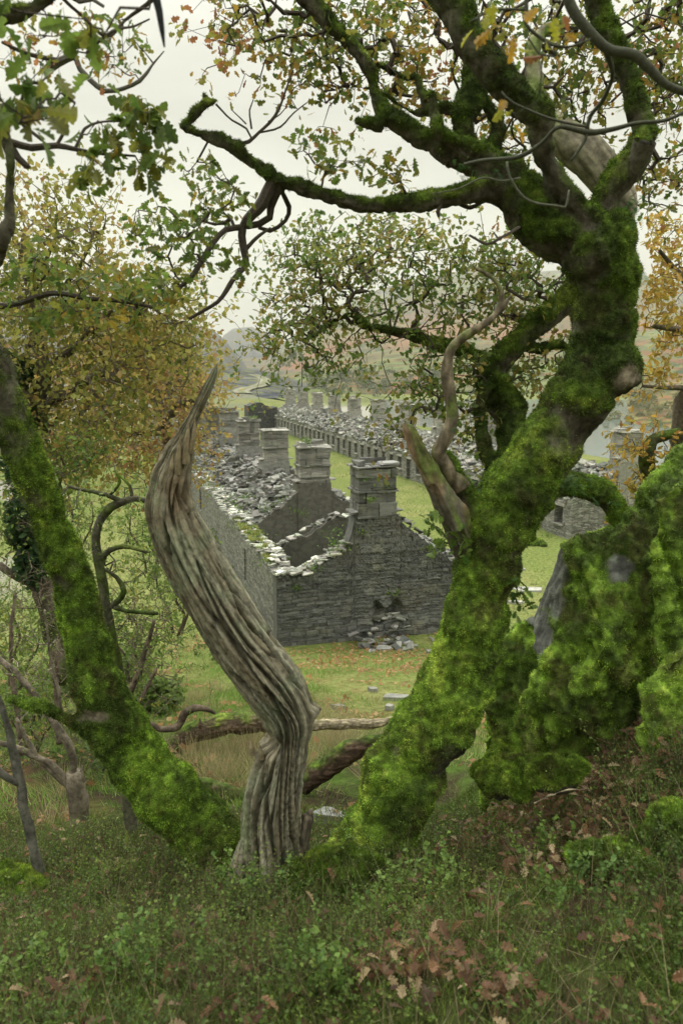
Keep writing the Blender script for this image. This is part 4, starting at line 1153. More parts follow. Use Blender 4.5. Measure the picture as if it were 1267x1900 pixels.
    # the middle crown carried by the rear limb
    tg = blob_targets([(560, 520, 80, 90, 6.1, .5, 70), (640, 470, 90, 60, 6.2, .5, 70), (740, 450, 90, 45, 6.2, .5, 60), (520, 620, 55, 45, 6.0, .4, 40), (600, 610, 70, 60, 6.1, .4, 44), (700, 540, 90, 60, 6.1, .5, 50), (800, 520, 60, 60, 6.0, .5, 36),
                       (900, 500, 80, 60, 5.8, .5, 60), (960, 470, 60, 50, 5.8, .4, 36), (880, 580, 80, 50, 5.7, .4, 44), (990, 560, 60, 50, 5.7, .4, 30), (600, 690, 50, 22, 6.0, .3, 12), (840, 690, 80, 60, 5.6, .4, 44), (790, 740, 50, 45, 5.5, .4, 26),
                       (980, 700, 50, 40, 5.6, .3, 22), (870, 780, 60, 40, 5.4, .3, 18), (740, 800, 35, 35, 5.3, .2, 12), (1040, 640, 40, 40, 5.6, .3, 10)], rg)
    tg = np.vstack([tg, tg + rg.normal(size=tg.shape) * .16]); sp = spray([A['L6'], A['L6b'], A['L6c'], A['L6d']], tg, step=.09, r_tip=.0020, rcap=.017, rg=rg)
    twig_mesh(tw, sp, TW * 1.3)
    p, d = leaf_sites(sp, 7, .55, .04, rg)
    leaves(lf, p, d, .043, ([[.09, .16, .04], [.14, .22, .05], [.24, .26, .06], [.36, .29, .08], [.34, .19, .08], [.24, .13, .07]], [4, 5, 4, 3, 2, 1.3]), 1, .2, .35, rg, wide=1.35)
    # unseen leaves and twigs added overhead, out of view, to darken the near bank
    q = nrm(rg.normal(size=(5500, 3))) * rg.random((5500, 1)) ** .33 * np.array([3.6, 1.8, .8]) + np.array([.2, -.9, 12.2])
    leaves(lf, q, rg.normal(size=q.shape), .13, OAK, 0, .2, .5, rg, wide=1.6)
    for k_ in range(14):
        t_ = q[k_ * 37]; limb(tw, [(1.9, 4.3, 11.2, .03), ((1.9 + t_[0]) / 2, 2.6, 12.1, .02), (t_[0], t_[1], t_[2], .006)], nseg=5, col=TW, step=.2)
    # shoots off the trunk
    tg = blob_targets([(830, 1000, 45, 30, 4.25, .1, 12), (800, 975, 30, 18, 4.25, .1, 6), (965, 1120, 14, 50, 4.35, .1, 6), (955, 1080, 12, 20, 4.35, .1, 4)], rg)
    sp = spray([(catmull(*pix_path(trunk), .05)[0], 0)], tg, step=.05, r_tip=.0015, rg=rg); twig_mesh(tw, sp, TW)
    p, d = leaf_sites(sp, 4, .5, .02, rg); leaves(lf, p, d, .06, ([[.08, .17, .03], [.14, .22, .04], [.25, .24, .05]], [4, 3, 1]), 2, .1, .5, rg)
    tw.build('twigs', M_TWIG, e)['kind'] = 'stuff'
    lf.build('foliage', M_LEAF, e)['kind'] = 'stuff'
    fr = MB()
    for (px, py, Y, n, sx, sy, L) in [(1175, 385, 4.42, 26, 22, 16, .10), (1190, 500, 4.45, 8, 5, 30, .09), (895, 915, 4.55, 26, 30, 18, .13), (930, 880, 4.9, 12, 25, 15, .12), (1050, 895, 5.15, 26, 50, 10, .13), (1090, 930, 5.2, 14, 40, 20, .10),
                                      (1105, 690, 4.3, 5, 10, 30, .07), (890, 325, 4.35, 30, 50, 14, .06), (940, 300, 4.4, 14, 20, 20, .06), (700, 925, 4.3, 0, 1, 1, .1), (840, 790, 4.3, 8, 8, 20, .05), (960, 1130, 4.35, 10, 8, 40, .09)]:
        for _ in range(n):
            p = W(px + rg.normal() * sx * .6, py + rg.normal() * sy * .6, Y)
            fern(fr, p, rg.normal(size=3) + np.array([0, -.4, .5]), L * rg.uniform(.6, 1.3), [.08, .19, .05], rg)
    fr.build('ferns', M_LEAF, e)['kind'] = 'stuff'
main_oak()

# ---------------------------------------------------------------- the leaning oak on the left
def left_oak():
    base = W(420, 1600, 4.4)
    e = empty('oak_tree', base, 'bright moss covered oak trunk leaning out of the left side of the picture', 'oak tree')
    u = MB()
    tr = [(470, 1650, 55, 4.35), (432, 1605, 52, 4.4), (385, 1555, 54, 4.42), (300, 1462, 56, 4.45), (238, 1382, 53, 4.5), (195, 1305, 48, 4.5), (174, 1240, 45, 4.5), (158, 1170, 40, 4.55), (140, 1110, 36, 4.6), (115, 1030, 34, 4.6),
          (90, 950, 33, 4.6), (60, 875, 32, 4.6), (30, 795, 31, 4.6), (5, 715, 30, 4.6), (-25, 640, 28, 4.6), (-70, 540, 26, 4.5), (-110, 440, 24, 4.4), (-150, 300, 22, 4.3), (-190, 80, 19, 4.2), (-200, -200, 15, 4.2), (-170, -500, 8, 4.2)]
    limb(u, tr, nseg=26, wob=.018, k=.97)
    k1 = limb(u, [(185, 1360, 24, 4.45), (150, 1347, 16, 4.4), (110, 1325, 13, 4.35), (60, 1306, 10, 4.3), (18, 1297, 5, 4.3)], nseg=12)
    limb(u, [(25, 760, 20, 4.6), (0, 800, 14, 4.6), (-30, 830, 12, 4.6)], nseg=10)
    for (px, py, Y, r) in [(318, 1462, 4.42, .165), (212, 1350, 4.45, .145), (400, 1562, 4.4, .165)]:
        th = np.linspace(0, math.pi, 14); c = W(px, py, Y)
        V, fs, _ = tube_arrays(c + np.stack([0 * th, 0 * th, -np.cos(th) * r], 1), np.maximum(np.sin(th) * r, .002), 16); u.add(V, fs)
    V, Fs = union(u, .0125, 5)
    dead = 1 - sm(.4, 1, np.linalg.norm((V - W(172, 1328, 4.35)) * np.array([1, 1, 2]), axis=1) / .11 + .4 * pn(V, 12))
    low = sm(8.6, 7.4, V[:, 2])
    mossy_skin('trunk', V, Fs, e, bias=.12 + .65 * low, lump=.013, seed=31, nf=210000, flen=.012, bright=.55 + .75 * low, zw=.5, dead=dead)
    # overhanging limbs from its crown outside the picture
    s = MB()
    a = limb(s, [(-110, 440, 22, 4.4), (-70, 500, 18, 3.4), (-25, 500, 15, 2.9), (4, 455, 13, 2.8), (18, 390, 13, 2.8), (20, 320, 13, 2.8), (10, 250, 12, 2.8), (-2, 180, 11, 2.8), (-20, 90, 10, 2.8)], nseg=14)
    b = limb(s, [(-165, 250, 16, 4.2), (-180, 120, 18, 3.5), (-130, 60, 20, 3.0), (-60, 50, 18, 3.0), (-10, 30, 15, 3.0), (35, 28, 14, 3.0), (75, 16, 13, 3.0), (110, -8, 12, 3.0), (150, -50, 10, 3.0)], nseg=14)
    V, Fs = union(s, .008, 3)
    mossy_skin('upper_limb', V, Fs, e, bias=-.1, lump=.010, seed=44, nf=20000, flen=.009, bright=.8, zw=.8)
    tw = MB(); lf = MB(); rg = np.random.default_rng(9)
    L = []
    grey = np.array([.17, .165, .145])
    for pts, c in (([(5, 78, 3, 3.2), (50, 98, 4, 3.3), (110, 110, 4, 3.4)], TW), ([(82, 133, 8, 3.4), (105, 115, 8, 3.4), (140, 106, 6, 3.4), (150, 130, 5, 3.4), (170, 150, 5, 3.4), (195, 170, 5, 3.4), (215, 170, 4, 3.4), (260, 152, 4, 3.4), (282, 122, 2, 3.4), (305, 95, 1, 3.4)], grey),
                   ([(22, 262, 6, 2.9), (60, 272, 6, 2.9), (105, 268, 5, 2.9), (150, 280, 4, 3.0), (190, 288, 3, 3.1), (250, 288, 2, 3.2)], TW), ([(105, 268, 3, 2.9), (118, 245, 3, 2.9), (116, 222, 2, 2.9), (85, 218, 2, 2.9)], TW),
                   ([(140, 275, 3, 3.0), (160, 240, 3, 3.05), (190, 228, 2, 3.1), (235, 222, 2, 3.2)], TW), ([(22, 265, 5, 2.9), (35, 290, 6, 2.9), (50, 305, 6, 2.9), (56, 308, 3, 2.9)], TW), ([(15, 200, 4, 2.8), (45, 230, 3, 2.9), (80, 258, 3, 2.9)], TW),
                   ([(110, -8, 4, 3.0), (150, 28, 3, 3.1), (200, 70, 3, 3.2), (230, 40, 3, 3.3), (270, 10, 4, 3.3), (300, -15, 6, 3.3)], TW), ([(288, -20, 9, 2.2), (298, 20, 7, 2.2), (303, 55, 5, 2.2), (307, 88, 1.5, 2.2)], [.03, .035, .04]),
                   ([(160, 98, 3, 3.2), (210, 60, 3, 3.2), (250, 48, 2, 3.3), (275, 35, 1.5, 3.3)], TW), ([(120, -20, 6, 3.1), (150, 5, 5, 3.2), (175, 2, 4, 3.2), (195, 15, 3, 3.2)], grey)):
        L.append(limb(tw, pts, nseg=7, col=c, wob=.008, step=.03))
    L += [(a[0][20:], 0), (b[0][20:], 0)]
    tg = blob_targets([(60, 60, 60, 40, 3.2, .3, 16), (150, 60, 60, 50, 3.3, .3, 30), (230, 70, 50, 50, 3.4, .3, 24), (60, 120, 60, 40, 3.3, .3, 16), (200, 120, 60, 40, 3.4, .2, 22), (250, 200, 30, 25, 3.2, .1, 4)], rg)
    sp = spray(L, tg, step=.05, r_tip=.0011, rcap=.006, rg=rg); twig_mesh(tw, sp, TW)
    p, d = leaf_sites(sp, 3, .5, .015, rg, .8); leaves(lf, p, d, .038, OAK_TOP, 1, .2, .3, rg)
    for bl, sz, n in (([(60, 140, 35, 20, 2.5, .1, 5), (50, 200, 45, 25, 2.4, .1, 8), (110, 190, 25, 20, 2.5, .1, 5), (165, 55, 25, 22, 2.3, .1, 4), (0, 215, 20, 25, 2.3, .1, 5), (135, 30, 20, 12, 2.4, .1, 2), (5, 10, 15, 20, 2.3, .1, 3)], .085, 3),
                      ([(250, 190, 22, 26, 3.1, .1, 8), (270, 240, 35, 40, 3.1, .1, 14), (190, 250, 25, 22, 3.0, .1, 6), (175, 315, 30, 22, 3.0, .1, 7), (280, 300, 35, 25, 3.1, .1, 8), (210, 275, 20, 10, 3.0, .1, 4)], .075, 4)):
        tg = blob_targets(bl, rg); sp = spray(L, tg, step=.06, r_tip=.0014, rcap=.005, rg=rg); twig_mesh(tw, sp, TW)
        p, d = leaf_sites(sp, n, .3, .02, rg); leaves(lf, p, d, sz, OAK, 2, .5, .25, rg, curl=.3)
    # thin leafy twigs hanging into the view on the left and in front of the snag
    for bl in ([(60, 500, 70, 40, 3.6, .3, 26), (170, 540, 80, 50, 3.7, .3, 36), (270, 540, 60, 40, 3.8, .3, 26), (100, 580, 80, 30, 3.7, .3, 26), (230, 590, 60, 30, 3.8, .3, 18), (380, 870, 10, 10, 3.6, .1, 0)],):
        tg = blob_targets(bl, rg); st = limb(tw, [(-60, 560, 8, 4.0), (20, 560, 6, 3.8), (110, 545, 5, 3.7), (200, 560, 4, 3.7), (290, 570, 3, 3.8)], nseg=6, col=TW, wob=.02)
        sp = spray([st], tg, step=.06, r_tip=.0014, rcap=.008, rg=rg); twig_mesh(tw, sp, TW)
        p, d = leaf_sites(sp, 5, .5, .022, rg); leaves(lf, p, d, .055, OAK, 1, .2, .35, rg)
    tw.build('twigs', M_TWIG, e)['kind'] = 'stuff'; lf.build('foliage', M_LEAF, e)['kind'] = 'stuff'
left_oak()

# ---------------------------------------------------------------- the bare twisted snag
def snag():
    pts = [(500, 1680, 66, 4.02), (497, 1630, 58, 4.0), (503, 1560, 52, 4.0), (508, 1490, 52, 4.0), (522, 1420, 47, 4.0), (532, 1370, 42, 4.0), (533, 1325, 50, 4.0), (505, 1272, 57, 4.0), (462, 1215, 57, 4.0), (420, 1150, 55, 4.0), (380, 1080, 53, 4.0),
           (343, 1010, 50, 4.0), (318, 950, 44, 4.0), (318, 895, 35, 4.0), (332, 845, 26, 4.0), (347, 805, 14, 3.98), (362, 770, 9, 3.97), (382, 728, 8, 3.95), (396, 698, 6, 3.95), (404, 674, 1.0, 3.95)]
    P, r = pix_path(pts); base = P[1]
    e = empty('dead_tree', base, 'broken barkless grey trunk bending like a swan neck to a splintered tip', 'dead tree')
    P, r = catmull(P, r, .009); n = len(P); ns = 190
    V, fs, (T, U, Vv, a) = tube_arrays(P, r, ns)
    arc = np.concatenate([[0], np.cumsum(np.linalg.norm(np.diff(P, axis=0), axis=1))])
    A_, S_ = np.meshgrid(a, arc); tw_ = A_ + .55 * np.sin(S_ * 1.1) + .25 * S_
    Q = np.stack([np.cos(tw_) * 1.0, np.sin(tw_) * 1.0, S_ * .42], -1).reshape(-1, 3)
    wr = np.stack([pn(Q, 1.3, 31), pn(Q, 1.3, 32), 0 * Q[:, 0]], 1) * .45 + np.stack([pn(Q * [1, 1, 2], 4.3, 33), pn(Q * [1, 1, 2], 4.3, 34), 0 * Q[:, 0]], 1) * .035
    g1 = np.abs(fbm(Q + wr, 2.1, 2, 5)); g2 = np.abs(fbm(Q + wr, 5.5, 2, 9)); g3 = np.abs(fbm(Q + wr, 14, 2, 12))
    Q2 = Q * np.array([1, 1, 2.5]); 
    crack = -(1 - sm(0, .11, g1)) * .34 - (1 - sm(0, .08, g2)) * .08 * (.3 + np.abs(fbm(Q, 1.2, 2, 77)) * 3) - (1 - sm(0, .12, g3)) * .045 + .09 * sm(-.02, .03, fbm(Q * np.array([1, 1, .8]), 1.5, 3, 61)) + .05 * sm(-.02, .03, fbm(Q, 3.2, 3, 66))
    flute = .26 * fbm(Q * np.array([1, 1, .7]), .9, 2, 15) + .03 * fbm(Q2, 6, 3, 3)
    rr = np.repeat(r, ns)
    flare = (np.exp(-((S_.ravel()) / .35) ** 2)) * .38 * np.sin(tw_.ravel() * 4)
    f = (crack + flute + flare)
    Vc = V[:n * ns]; cen = np.repeat(P, ns, 0); dirv = (Vc - cen) / (rr[:, None] + 1e-6)
    V[:n * ns] = Vc + dirv * (f * np.minimum(rr, .16))[:, None]
    # torn notch under the knee
    nt_ = W(492, 1385, 3.9); dd = np.linalg.norm((V - nt_) * np.array([1, .6, 1.6]), axis=1)
    V += (np.append(dirv, np.zeros((2, 3)), 0) * (-.06 * (1 - sm(.03, .13, dd)))[:, None])
    kx = W(580, 1318, 4.0); dd = np.linalg.norm((V - kx) * np.array([1, .7, 1.8]), axis=1)
    V += np.array([.045, 0, 0]) * (1 - sm(.0, .09, dd))[:, None]
    Vv_ = V
    w1 = np.append(sm(-.3, .4, fbm(Q * np.array([1, 1, .6]), 4, 3, 40)), [0, 0])[:, None]
    gall = np.append(np.clip(g2 * 4, 0, 1), [1, 1])[:, None]; g1a = np.append(np.clip(g1 * 5, 0, 1), [1, 1])[:, None]
    C = np.array([.25, .22, .15]) * (1 - w1) + np.array([.42, .40, .30]) * w1
    C = C * (.45 + .55 * gall) * (.5 + .5 * g1a)
    alg = (sm(.02, .35, fbm(Vv_, 5, 3, 50)) * sm(9.4, 8.9, V[:, 2]) * .38)[:, None]
    C = C * (1 - alg) + np.array([.22, .27, .17]) * alg
    grn = (sm(-.1, .25, fbm(Vv_ * np.array([1, 1, .3]), 6, 3, 60)) * sm(7.0, 6.8, V[:, 2]) * sm(-.46, -.56, V[:, 0] + .0) * .7)[:, None]
    C = C * (1 - grn) + np.array([.17, .22, .10]) * grn
    rot = ((1 - sm(.0, .16, np.linalg.norm((V - W(322, 915, 3.85)) * np.array([1.6, .3, .8]), axis=1) + .04 * pn(V, 20))) * .6)[:, None]
    C = C * (1 - rot) + np.array([.20, .13, .075]) * rot
    tip = sm(9.0, 9.6, V[:, 2])[:, None] * .5; C = C * (1 - tip) + np.array([.30, .24, .14]) * tip
    mb = MB(); mb.add(V, fs, C)
    # splinters around the tip
    mb.build('trunk', M_WOOD, e, smooth=True)
    sp = MB(); rg = np.random.default_rng(4)
    for (x0, y0, x1, y1, w) in [(345, 860, 352, 780, 8), (330, 880, 336, 800, 7), (352, 840, 362, 775, 6), (312, 900, 322, 838, 6), (300, 930, 300, 878, 6), (288, 950, 290, 905, 5), (470, 1400, 466, 1372, 6), (486, 1408, 480, 1378, 5)]:
        limb(sp, [(x0, y0, w, 3.93), ((x0 + x1) / 2 + rg.normal() * 2, (y0 + y1) / 2, w * .75, 3.92), (x1, y1, .6, 3.93)], nseg=6, col=[.27, .22, .14], step=.02)
    sp.build('splinters', M_WOOD, e)['kind'] = 'stuff'
    # side stub at the foot
    st = MB(); limb(st, [(548, 1650, 24, 3.98), (553, 1600, 20, 3.98), (560, 1550, 17, 3.98), (572, 1518, 13, 3.98), (580, 1500, 2, 3.98)], nseg=20, step=.01)
    V, Fs = union(st, .008, 1); N = vnormals(V, Fs); g = np.abs(fbm(V * np.array([1, 1, .25]), 16, 2, 2)); V = V + N * (g * .03 - .01)[:, None]
    b = MB(); b.add(V, Fs, np.array([.13, .11, .08]) * (.5 + np.clip(g * 3, 0, 1))[:, None]); b.build('side_stub', M_WOOD, e, smooth=True)
snag()
# ---------------------------------------------------------------- mossy boulder on the right
def ball(mb, c, r, n=14, m=18):
    c = np.asarray(c, float); r = np.asarray(r, float) * np.ones(3)
    th = np.linspace(0.02, math.pi - .02, n); ph = np.arange(m) * 2 * math.pi / m
    V = np.stack([np.sin(th)[:, None] * np.cos(ph)[None] * r[0] + c[0], np.sin(th)[:, None] * np.sin(ph)[None] * r[1] + c[1], np.cos(th)[:, None] * np.ones(m)[None] * r[2] + c[2]], -1).reshape(-1, 3)
    i = np.arange(n - 1)[:, None] * m; j = np.arange(m)[None]; j2 = (j + 1) % m
    V = np.vstack([V, c + [0, 0, r[2]], c - [0, 0, r[2]]])
    a = np.arange(m); b = (a + 1) % m
    mb.add(V, [np.stack([i + j, i + m + j, i + m + j2, i + j2], -1).reshape(-1, 4), np.stack([a, b, np.full(m, n * m)], -1), np.stack([(n - 1) * m + b, (n - 1) * m + a, np.full(m, n * m + 1)], -1)])
def hull(mb, pts):
    import bmesh
    bm = bmesh.new()
    for p in pts: bm.verts.new(tuple(p))
    bmesh.ops.convex_hull(bm, input=bm.verts)
    loose = [v for v in bm.verts if not v.link_faces]
    for v in loose: bm.verts.remove(v)
    bmesh.ops.triangulate(bm, faces=bm.faces)
    bm.verts.index_update()
    mb.add(np.array([v.co[:] for v in bm.verts]), np.array([[v.index for v in f.verts] for f in bm.faces]))
    bm.free()
def boulder():
    u = MB()
    def H(front, Yf, Yb, sh=.86, dx=40):
        pts = [W(x, y, Yf + k) for (x, y, k) in front]
        cx = np.mean([f[0] for f in front]); cy = np.mean([f[1] for f in front])
        pts += [W(cx + (x - cx) * sh + dx, cy + (y - cy) * sh - 40, Yb) for (x, y, k) in front]
        hull(u, pts)
    # broad front face sloping to the left, grey split edge at its upper left
    H([(1038, 1014, .25), (1062, 1004, .1), (1120, 985, .1), (1200, 965, .25), (1255, 1020, .1), (1265, 1180, 0), (1235, 1330, -.15), (1180, 1520, -.1), (1000, 1540, .1), (925, 1500, .3), (935, 1290, .35), (985, 1170, .3), (1012, 1090, .3), (1120, 1200, -.4), (1060, 1290, -.25)], 5.0, 6.4)
    H([(975, 1150, .2), (945, 1180, .2), (912, 1240, .2), (893, 1330, .2), (890, 1540, .1), (1020, 1540, .1), (1020, 1180, .1)], 5.15, 6.0)
    # shoulder rising to the right
    H([(1130, 985, .2), (1180, 940, .3), (1225, 888, .35), (1262, 832, .4), (1330, 740, .5), (1440, 760, .5), (1440, 1300, .1), (1280, 1330, -.1), (1180, 1250, -.1), (1240, 1030, -.2)], 4.9, 6.6, dx=60)
    H([(1215, 930, .05), (1275, 880, 0), (1400, 880, 0), (1400, 1380, 0), (1250, 1380, 0), (1205, 1230, .02), (1205, 1050, .0)], 4.62, 5.6, dx=60)
    H([(1190, 1280, .1), (1225, 1230, .0), (1300, 1200, 0), (1420, 1200, 0), (1420, 1500, -.2), (1210, 1460, -.2), (1170, 1350, 0)], 4.3, 5.4, dx=60)
    for (px, py, Y, r) in [(1110, 1160, 4.86, .15), (1150, 1250, 4.78, .16), (1050, 1230, 4.98, .14), (1130, 1020, 5.05, .11), (1000, 1290, 5.02, .13), (1220, 1300, 4.35, .13), (1240, 1100, 4.7, .10), (1080, 1330, 4.85, .14)]:
        ball(u, W(px, py, Y), np.array([1, .8, 1.1]) * r)
    V, Fs = union(u, .016, 2)
    N = vnormals(V, Fs)
    e = empty('mossy_boulder', W(1130, 1380, 5.2), 'huge mossy boulder at the right edge with a grey split face on its left', 'boulder')
    m = sm(-.32, .0, .35 * N[:, 2] + .5 * fbm(V, 1.8, 3, 3) + .42)
    # bare patches: left split face and the smooth grey face under the top
    for (px, py, Y, a, b, c) in [(1018, 1085, 5.3, .10, .3, .36), (1000, 1170, 5.3, .08, .3, .25), (1140, 1055, 5.0, .11, .25, .10)]:
        d = np.linalg.norm((V - W(px, py, Y)) / np.array([a, b, c]), axis=1) + .5 * fbm(V, 6, 4, 3)
        m = m * sm(.80, .98, d)
    cl = fbm(V, 6.5, 3, 6); cl2 = pn(V, 17, 9)
    st = np.abs(fbm(V @ np.array([[1, 0, .25], [0, 1, 0], [0, 0, .12]]), 14, 3, 8))
    bil = lambda f, k: np.abs(pn(V, f, k))
    fold = np.abs(fbm(V @ np.array([[1, 0, .12], [0, .6, 0], [.35, 0, .28]]), 2.8, 3, 33))
    V2 = V + N * (m * (.045 * bil(5.5, 9) + .034 * bil(12, 14) + .016 * bil(25, 18) - .02 - .055 * (1 - sm(0, .15, fold))) + (1 - m) * (.03 * st - .01) + .05 * fbm(V, 1.6, 2, 1))[:, None]
    rc = np.array([.17, .175, .16]) * (.6 + 1.3 * st)[:, None]
    lich = sm(.1, .4, fbm(V, 8, 3, 15))[:, None]; rc = rc * (1 - lich * .6) + np.array([.32, .36, .30]) * lich * .6
    C = rc * (1 - m[:, None]) + moss_col(V, None, 71, 1.6) * .7 * m[:, None]
    mb = MB(); mb.add(V2, Fs, C); mb.build('rock', M_ROCK, e, smooth=True)
    N2 = vnormals(V2, Fs); fz = MB()
    vis = sm(.35, -.1, N2[:, 1]) + .02
    fuzz(fz, V2, Fs, N2, (m ** 1.5 + .003) * vis, 300000, .015, lambda p, n: moss_col(p, n, 71, 1.7) * rng.uniform(.45, 1.7, (len(p), 1)), width=.3, lean=(0, 0, .1))
    fz.build('moss', M_MOSS, e)['kind'] = 'stuff'
    return V2
BV = boulder()

# smaller moss cushions and stumps, each its own
def cushion(px, py, Y, rx, rz, label, name='moss_cushion', dark=0.0, seed=0, bright=1.0):
    u = MB(); c = W(px, py, Y); rg = np.random.default_rng(seed + 5); c[2] = max(ground_z(c[0], c[1])[0] + rz * .12, c[2] - rz * .8) if seed < 8 else c[2]
    if seed == 8: c = hit(px, py) + [0, 0, rz * .3]
    ball(u, c, (rx, rx * .8, rz), 30, 44)
    for _ in range(7):
        ball(u, c + rg.normal(size=3) * np.array([rx, rx * .6, rz * .4]) * .55, (rx * rg.uniform(.25, .55), rx * .4, rz * rg.uniform(.4, .8)))
    V, Fs = union(u, max(.008, rx / 24), 4); N = vnormals(V, Fs)
    m = sm(-.4, .2, N[:, 2] * .8 + .5 * fbm(V, 5, 3, seed) + .2 - dark)
    V = V + N * (.05 * fbm(V, 7, 3, seed) + .02 * np.abs(pn(V, 17, seed)) + .01)[:, None]
    mb = MB(); mb.add(V, Fs, np.array([.05, .045, .035]) * (1 - m[:, None]) + moss_col(V, None, seed, bright) * .8 * m[:, None])
    e = empty(name, c - [0, 0, rz], label, name.replace('_', ' '), 'moss cushions on the bank' if name == 'moss_cushion' else None)
    mb.build('body', M_ROCK, e, smooth=True)
    fz = MB(); fuzz(fz, V, Fs, vnormals(V, Fs), m + .01, int(26000 * rx / .2), .016, lambda p, n: moss_col(p, n, seed, bright) * rng.uniform(.6, 1.4, (len(p), 1)), width=.3, lean=(0, 0, .2))
    fz.build('moss', M_MOSS, e)['kind'] = 'stuff'
cushion(945, 1420, 4.3, .20, .09, 'bright moss cushion over a low rock just right of the oak foot', seed=1, bright=1.1)
cushion(1258, 1530, 3.3, .15, .13, 'moss hummock cut by the right edge below the boulder', seed=3, bright=1.3)
cushion(1165, 1605, 3.2, .15, .09, 'vivid yellow green moss patch low on the right', seed=4, bright=1.4)
cushion(640, 1668, 3.85, .26, .15, 'dark mossy stump between the snag and the oak foot', 'mossy_stump', .25, 5, .8)
cushion(15, 1675, 4.2, .20, .12, 'moss cushion holding a slate at the left edge', seed=6)
cushion(1030, 1420, 4.1, .14, .07, 'moss cushion among leaves at the foot of the boulder', seed=7, bright=1.0)
cushion(985, 1012, 36, .5, .3, 'small yellow mossed stone on the turf beside the second terrace', 'mossy_stone', 0, 8, 1.2)

# ---------------------------------------------------------------- fallen logs and branches
def log(name, label, pts, cat, mossb=-.1, pale=0, seed=0, voxel=.012, splint=0, wob=.03):
    s = MB(); pts = pts if isinstance(pts[0], list) else [pts]
    pts = [[(a, b - (7 if c > 6 else 0), c * 1.05, d) for (a, b, c, d) in q] for q in pts]
    for q in (pts if isinstance(pts[0], list) else [pts]): limb(s, q, nseg=14, wob=wob)
    V, Fs = union(s, voxel, 1); N = vnormals(V, Fs)
    a0 = W(*[ (pts[0] if isinstance(pts[0], list) else pts)[0][i] for i in (0, 1, 3)])
    g = np.abs(fbm(V * np.array([.35, 1, 1]), 16, 3, seed))
    m = sm(0, .4, .55 * N[:, 2] + .7 * fbm(V, 3, 3, seed) + mossb)
    V = V + N * (.03 * g - .01 + .015 * m)[:, None]
    brown = np.array([.10, .065, .045]); pl = np.array([.33, .28, .19])
    c = (brown * (1 - pale) + pl * pale) * (.5 + 2.2 * g)[:, None]
    C = c * (1 - m[:, None]) + moss_col(V, None, seed, .8) * m[:, None] * .8
    mb = MB(); mb.add(V, Fs, C)
    o = mb.build(name, M_WOOD, smooth=True)
    return tag(o, label, cat)
log('fallen_log', 'dark fallen log arching from the leaning oak towards the snag, pale splintered top', [[(296, 1412, 13, 9.6), (330, 1385, 16, 9.6), (370, 1362, 19, 9.6), (420, 1350, 19, 9.6), (470, 1350, 18, 9.6), (520, 1352, 16, 9.6)], [(376, 1345, 6, 9.5), (372, 1332, 2, 9.5)]], 'log', -.25, .1, 3)
log('fallen_branch', 'pale barkless branch lying across the grass between snag and oak', [(560, 1352, 10, 9.4), (610, 1352, 11, 9.4), (660, 1352, 10, 9.4), (700, 1348, 8, 9.4), (745, 1332, 4, 9.4)], 'branch', -.7, .95, 4, .01)
log('fallen_log', 'dark red brown log with a mossy top leaning up against the oak foot', [[(556, 1462, 19, 6.9), (595, 1440, 20, 6.9), (640, 1408, 19, 6.9), (690, 1388, 16, 6.9), (730, 1380, 14, 6.9)]], 'log', -.2, 0, 5)
log('fallen_log', 'short sawn looking log end behind the foot of the snag', [(368, 1462, 9, 6.6), (390, 1470, 14, 6.6), (420, 1484, 17, 6.6), (455, 1502, 19, 6.6)], 'log', -.15, .15, 6)
log('fallen_branch', 'long mossy branch snaking over the ground at lower left', [[(-20, 1592, 11, 5.6), (30, 1580, 9, 5.6), (80, 1585, 9, 5.6), (130, 1575, 8, 5.65), (170, 1552, 9, 5.7), (215, 1530, 8, 5.8), (250, 1518, 8, 5.9), (300, 1532, 6, 5.9)]], 'branch', .15, .1, 7)
log('fallen_branch', 'dead stick curving over the ground between the leaning oak and the left sapling', [(240, 1540, 7, 5.3), (262, 1508, 9, 5.3), (285, 1512, 9, 5.3), (300, 1530, 8, 5.2)], 'branch', -.3, .2, 8)
log('fallen_stick', 'pale grey stick lying on brown leaves right of the oak foot', [(990, 1490, 2.0, 3.9), (1020, 1475, 2.6, 3.9), (1050, 1466, 3, 3.9), (1100, 1464, 2.6, 3.9)], 'stick', -.9, .9, 9, .004, wob=.004)
log('fallen_stick', 'curved pale twig in the dark leaf litter at bottom right', [(1130, 1850, 2.5, 2.5), (1150, 1846, 3, 2.5), (1170, 1850, 3, 2.5), (1185, 1862, 2.5, 2.5)], 'stick', -.9, .9, 10, .004, wob=.004)

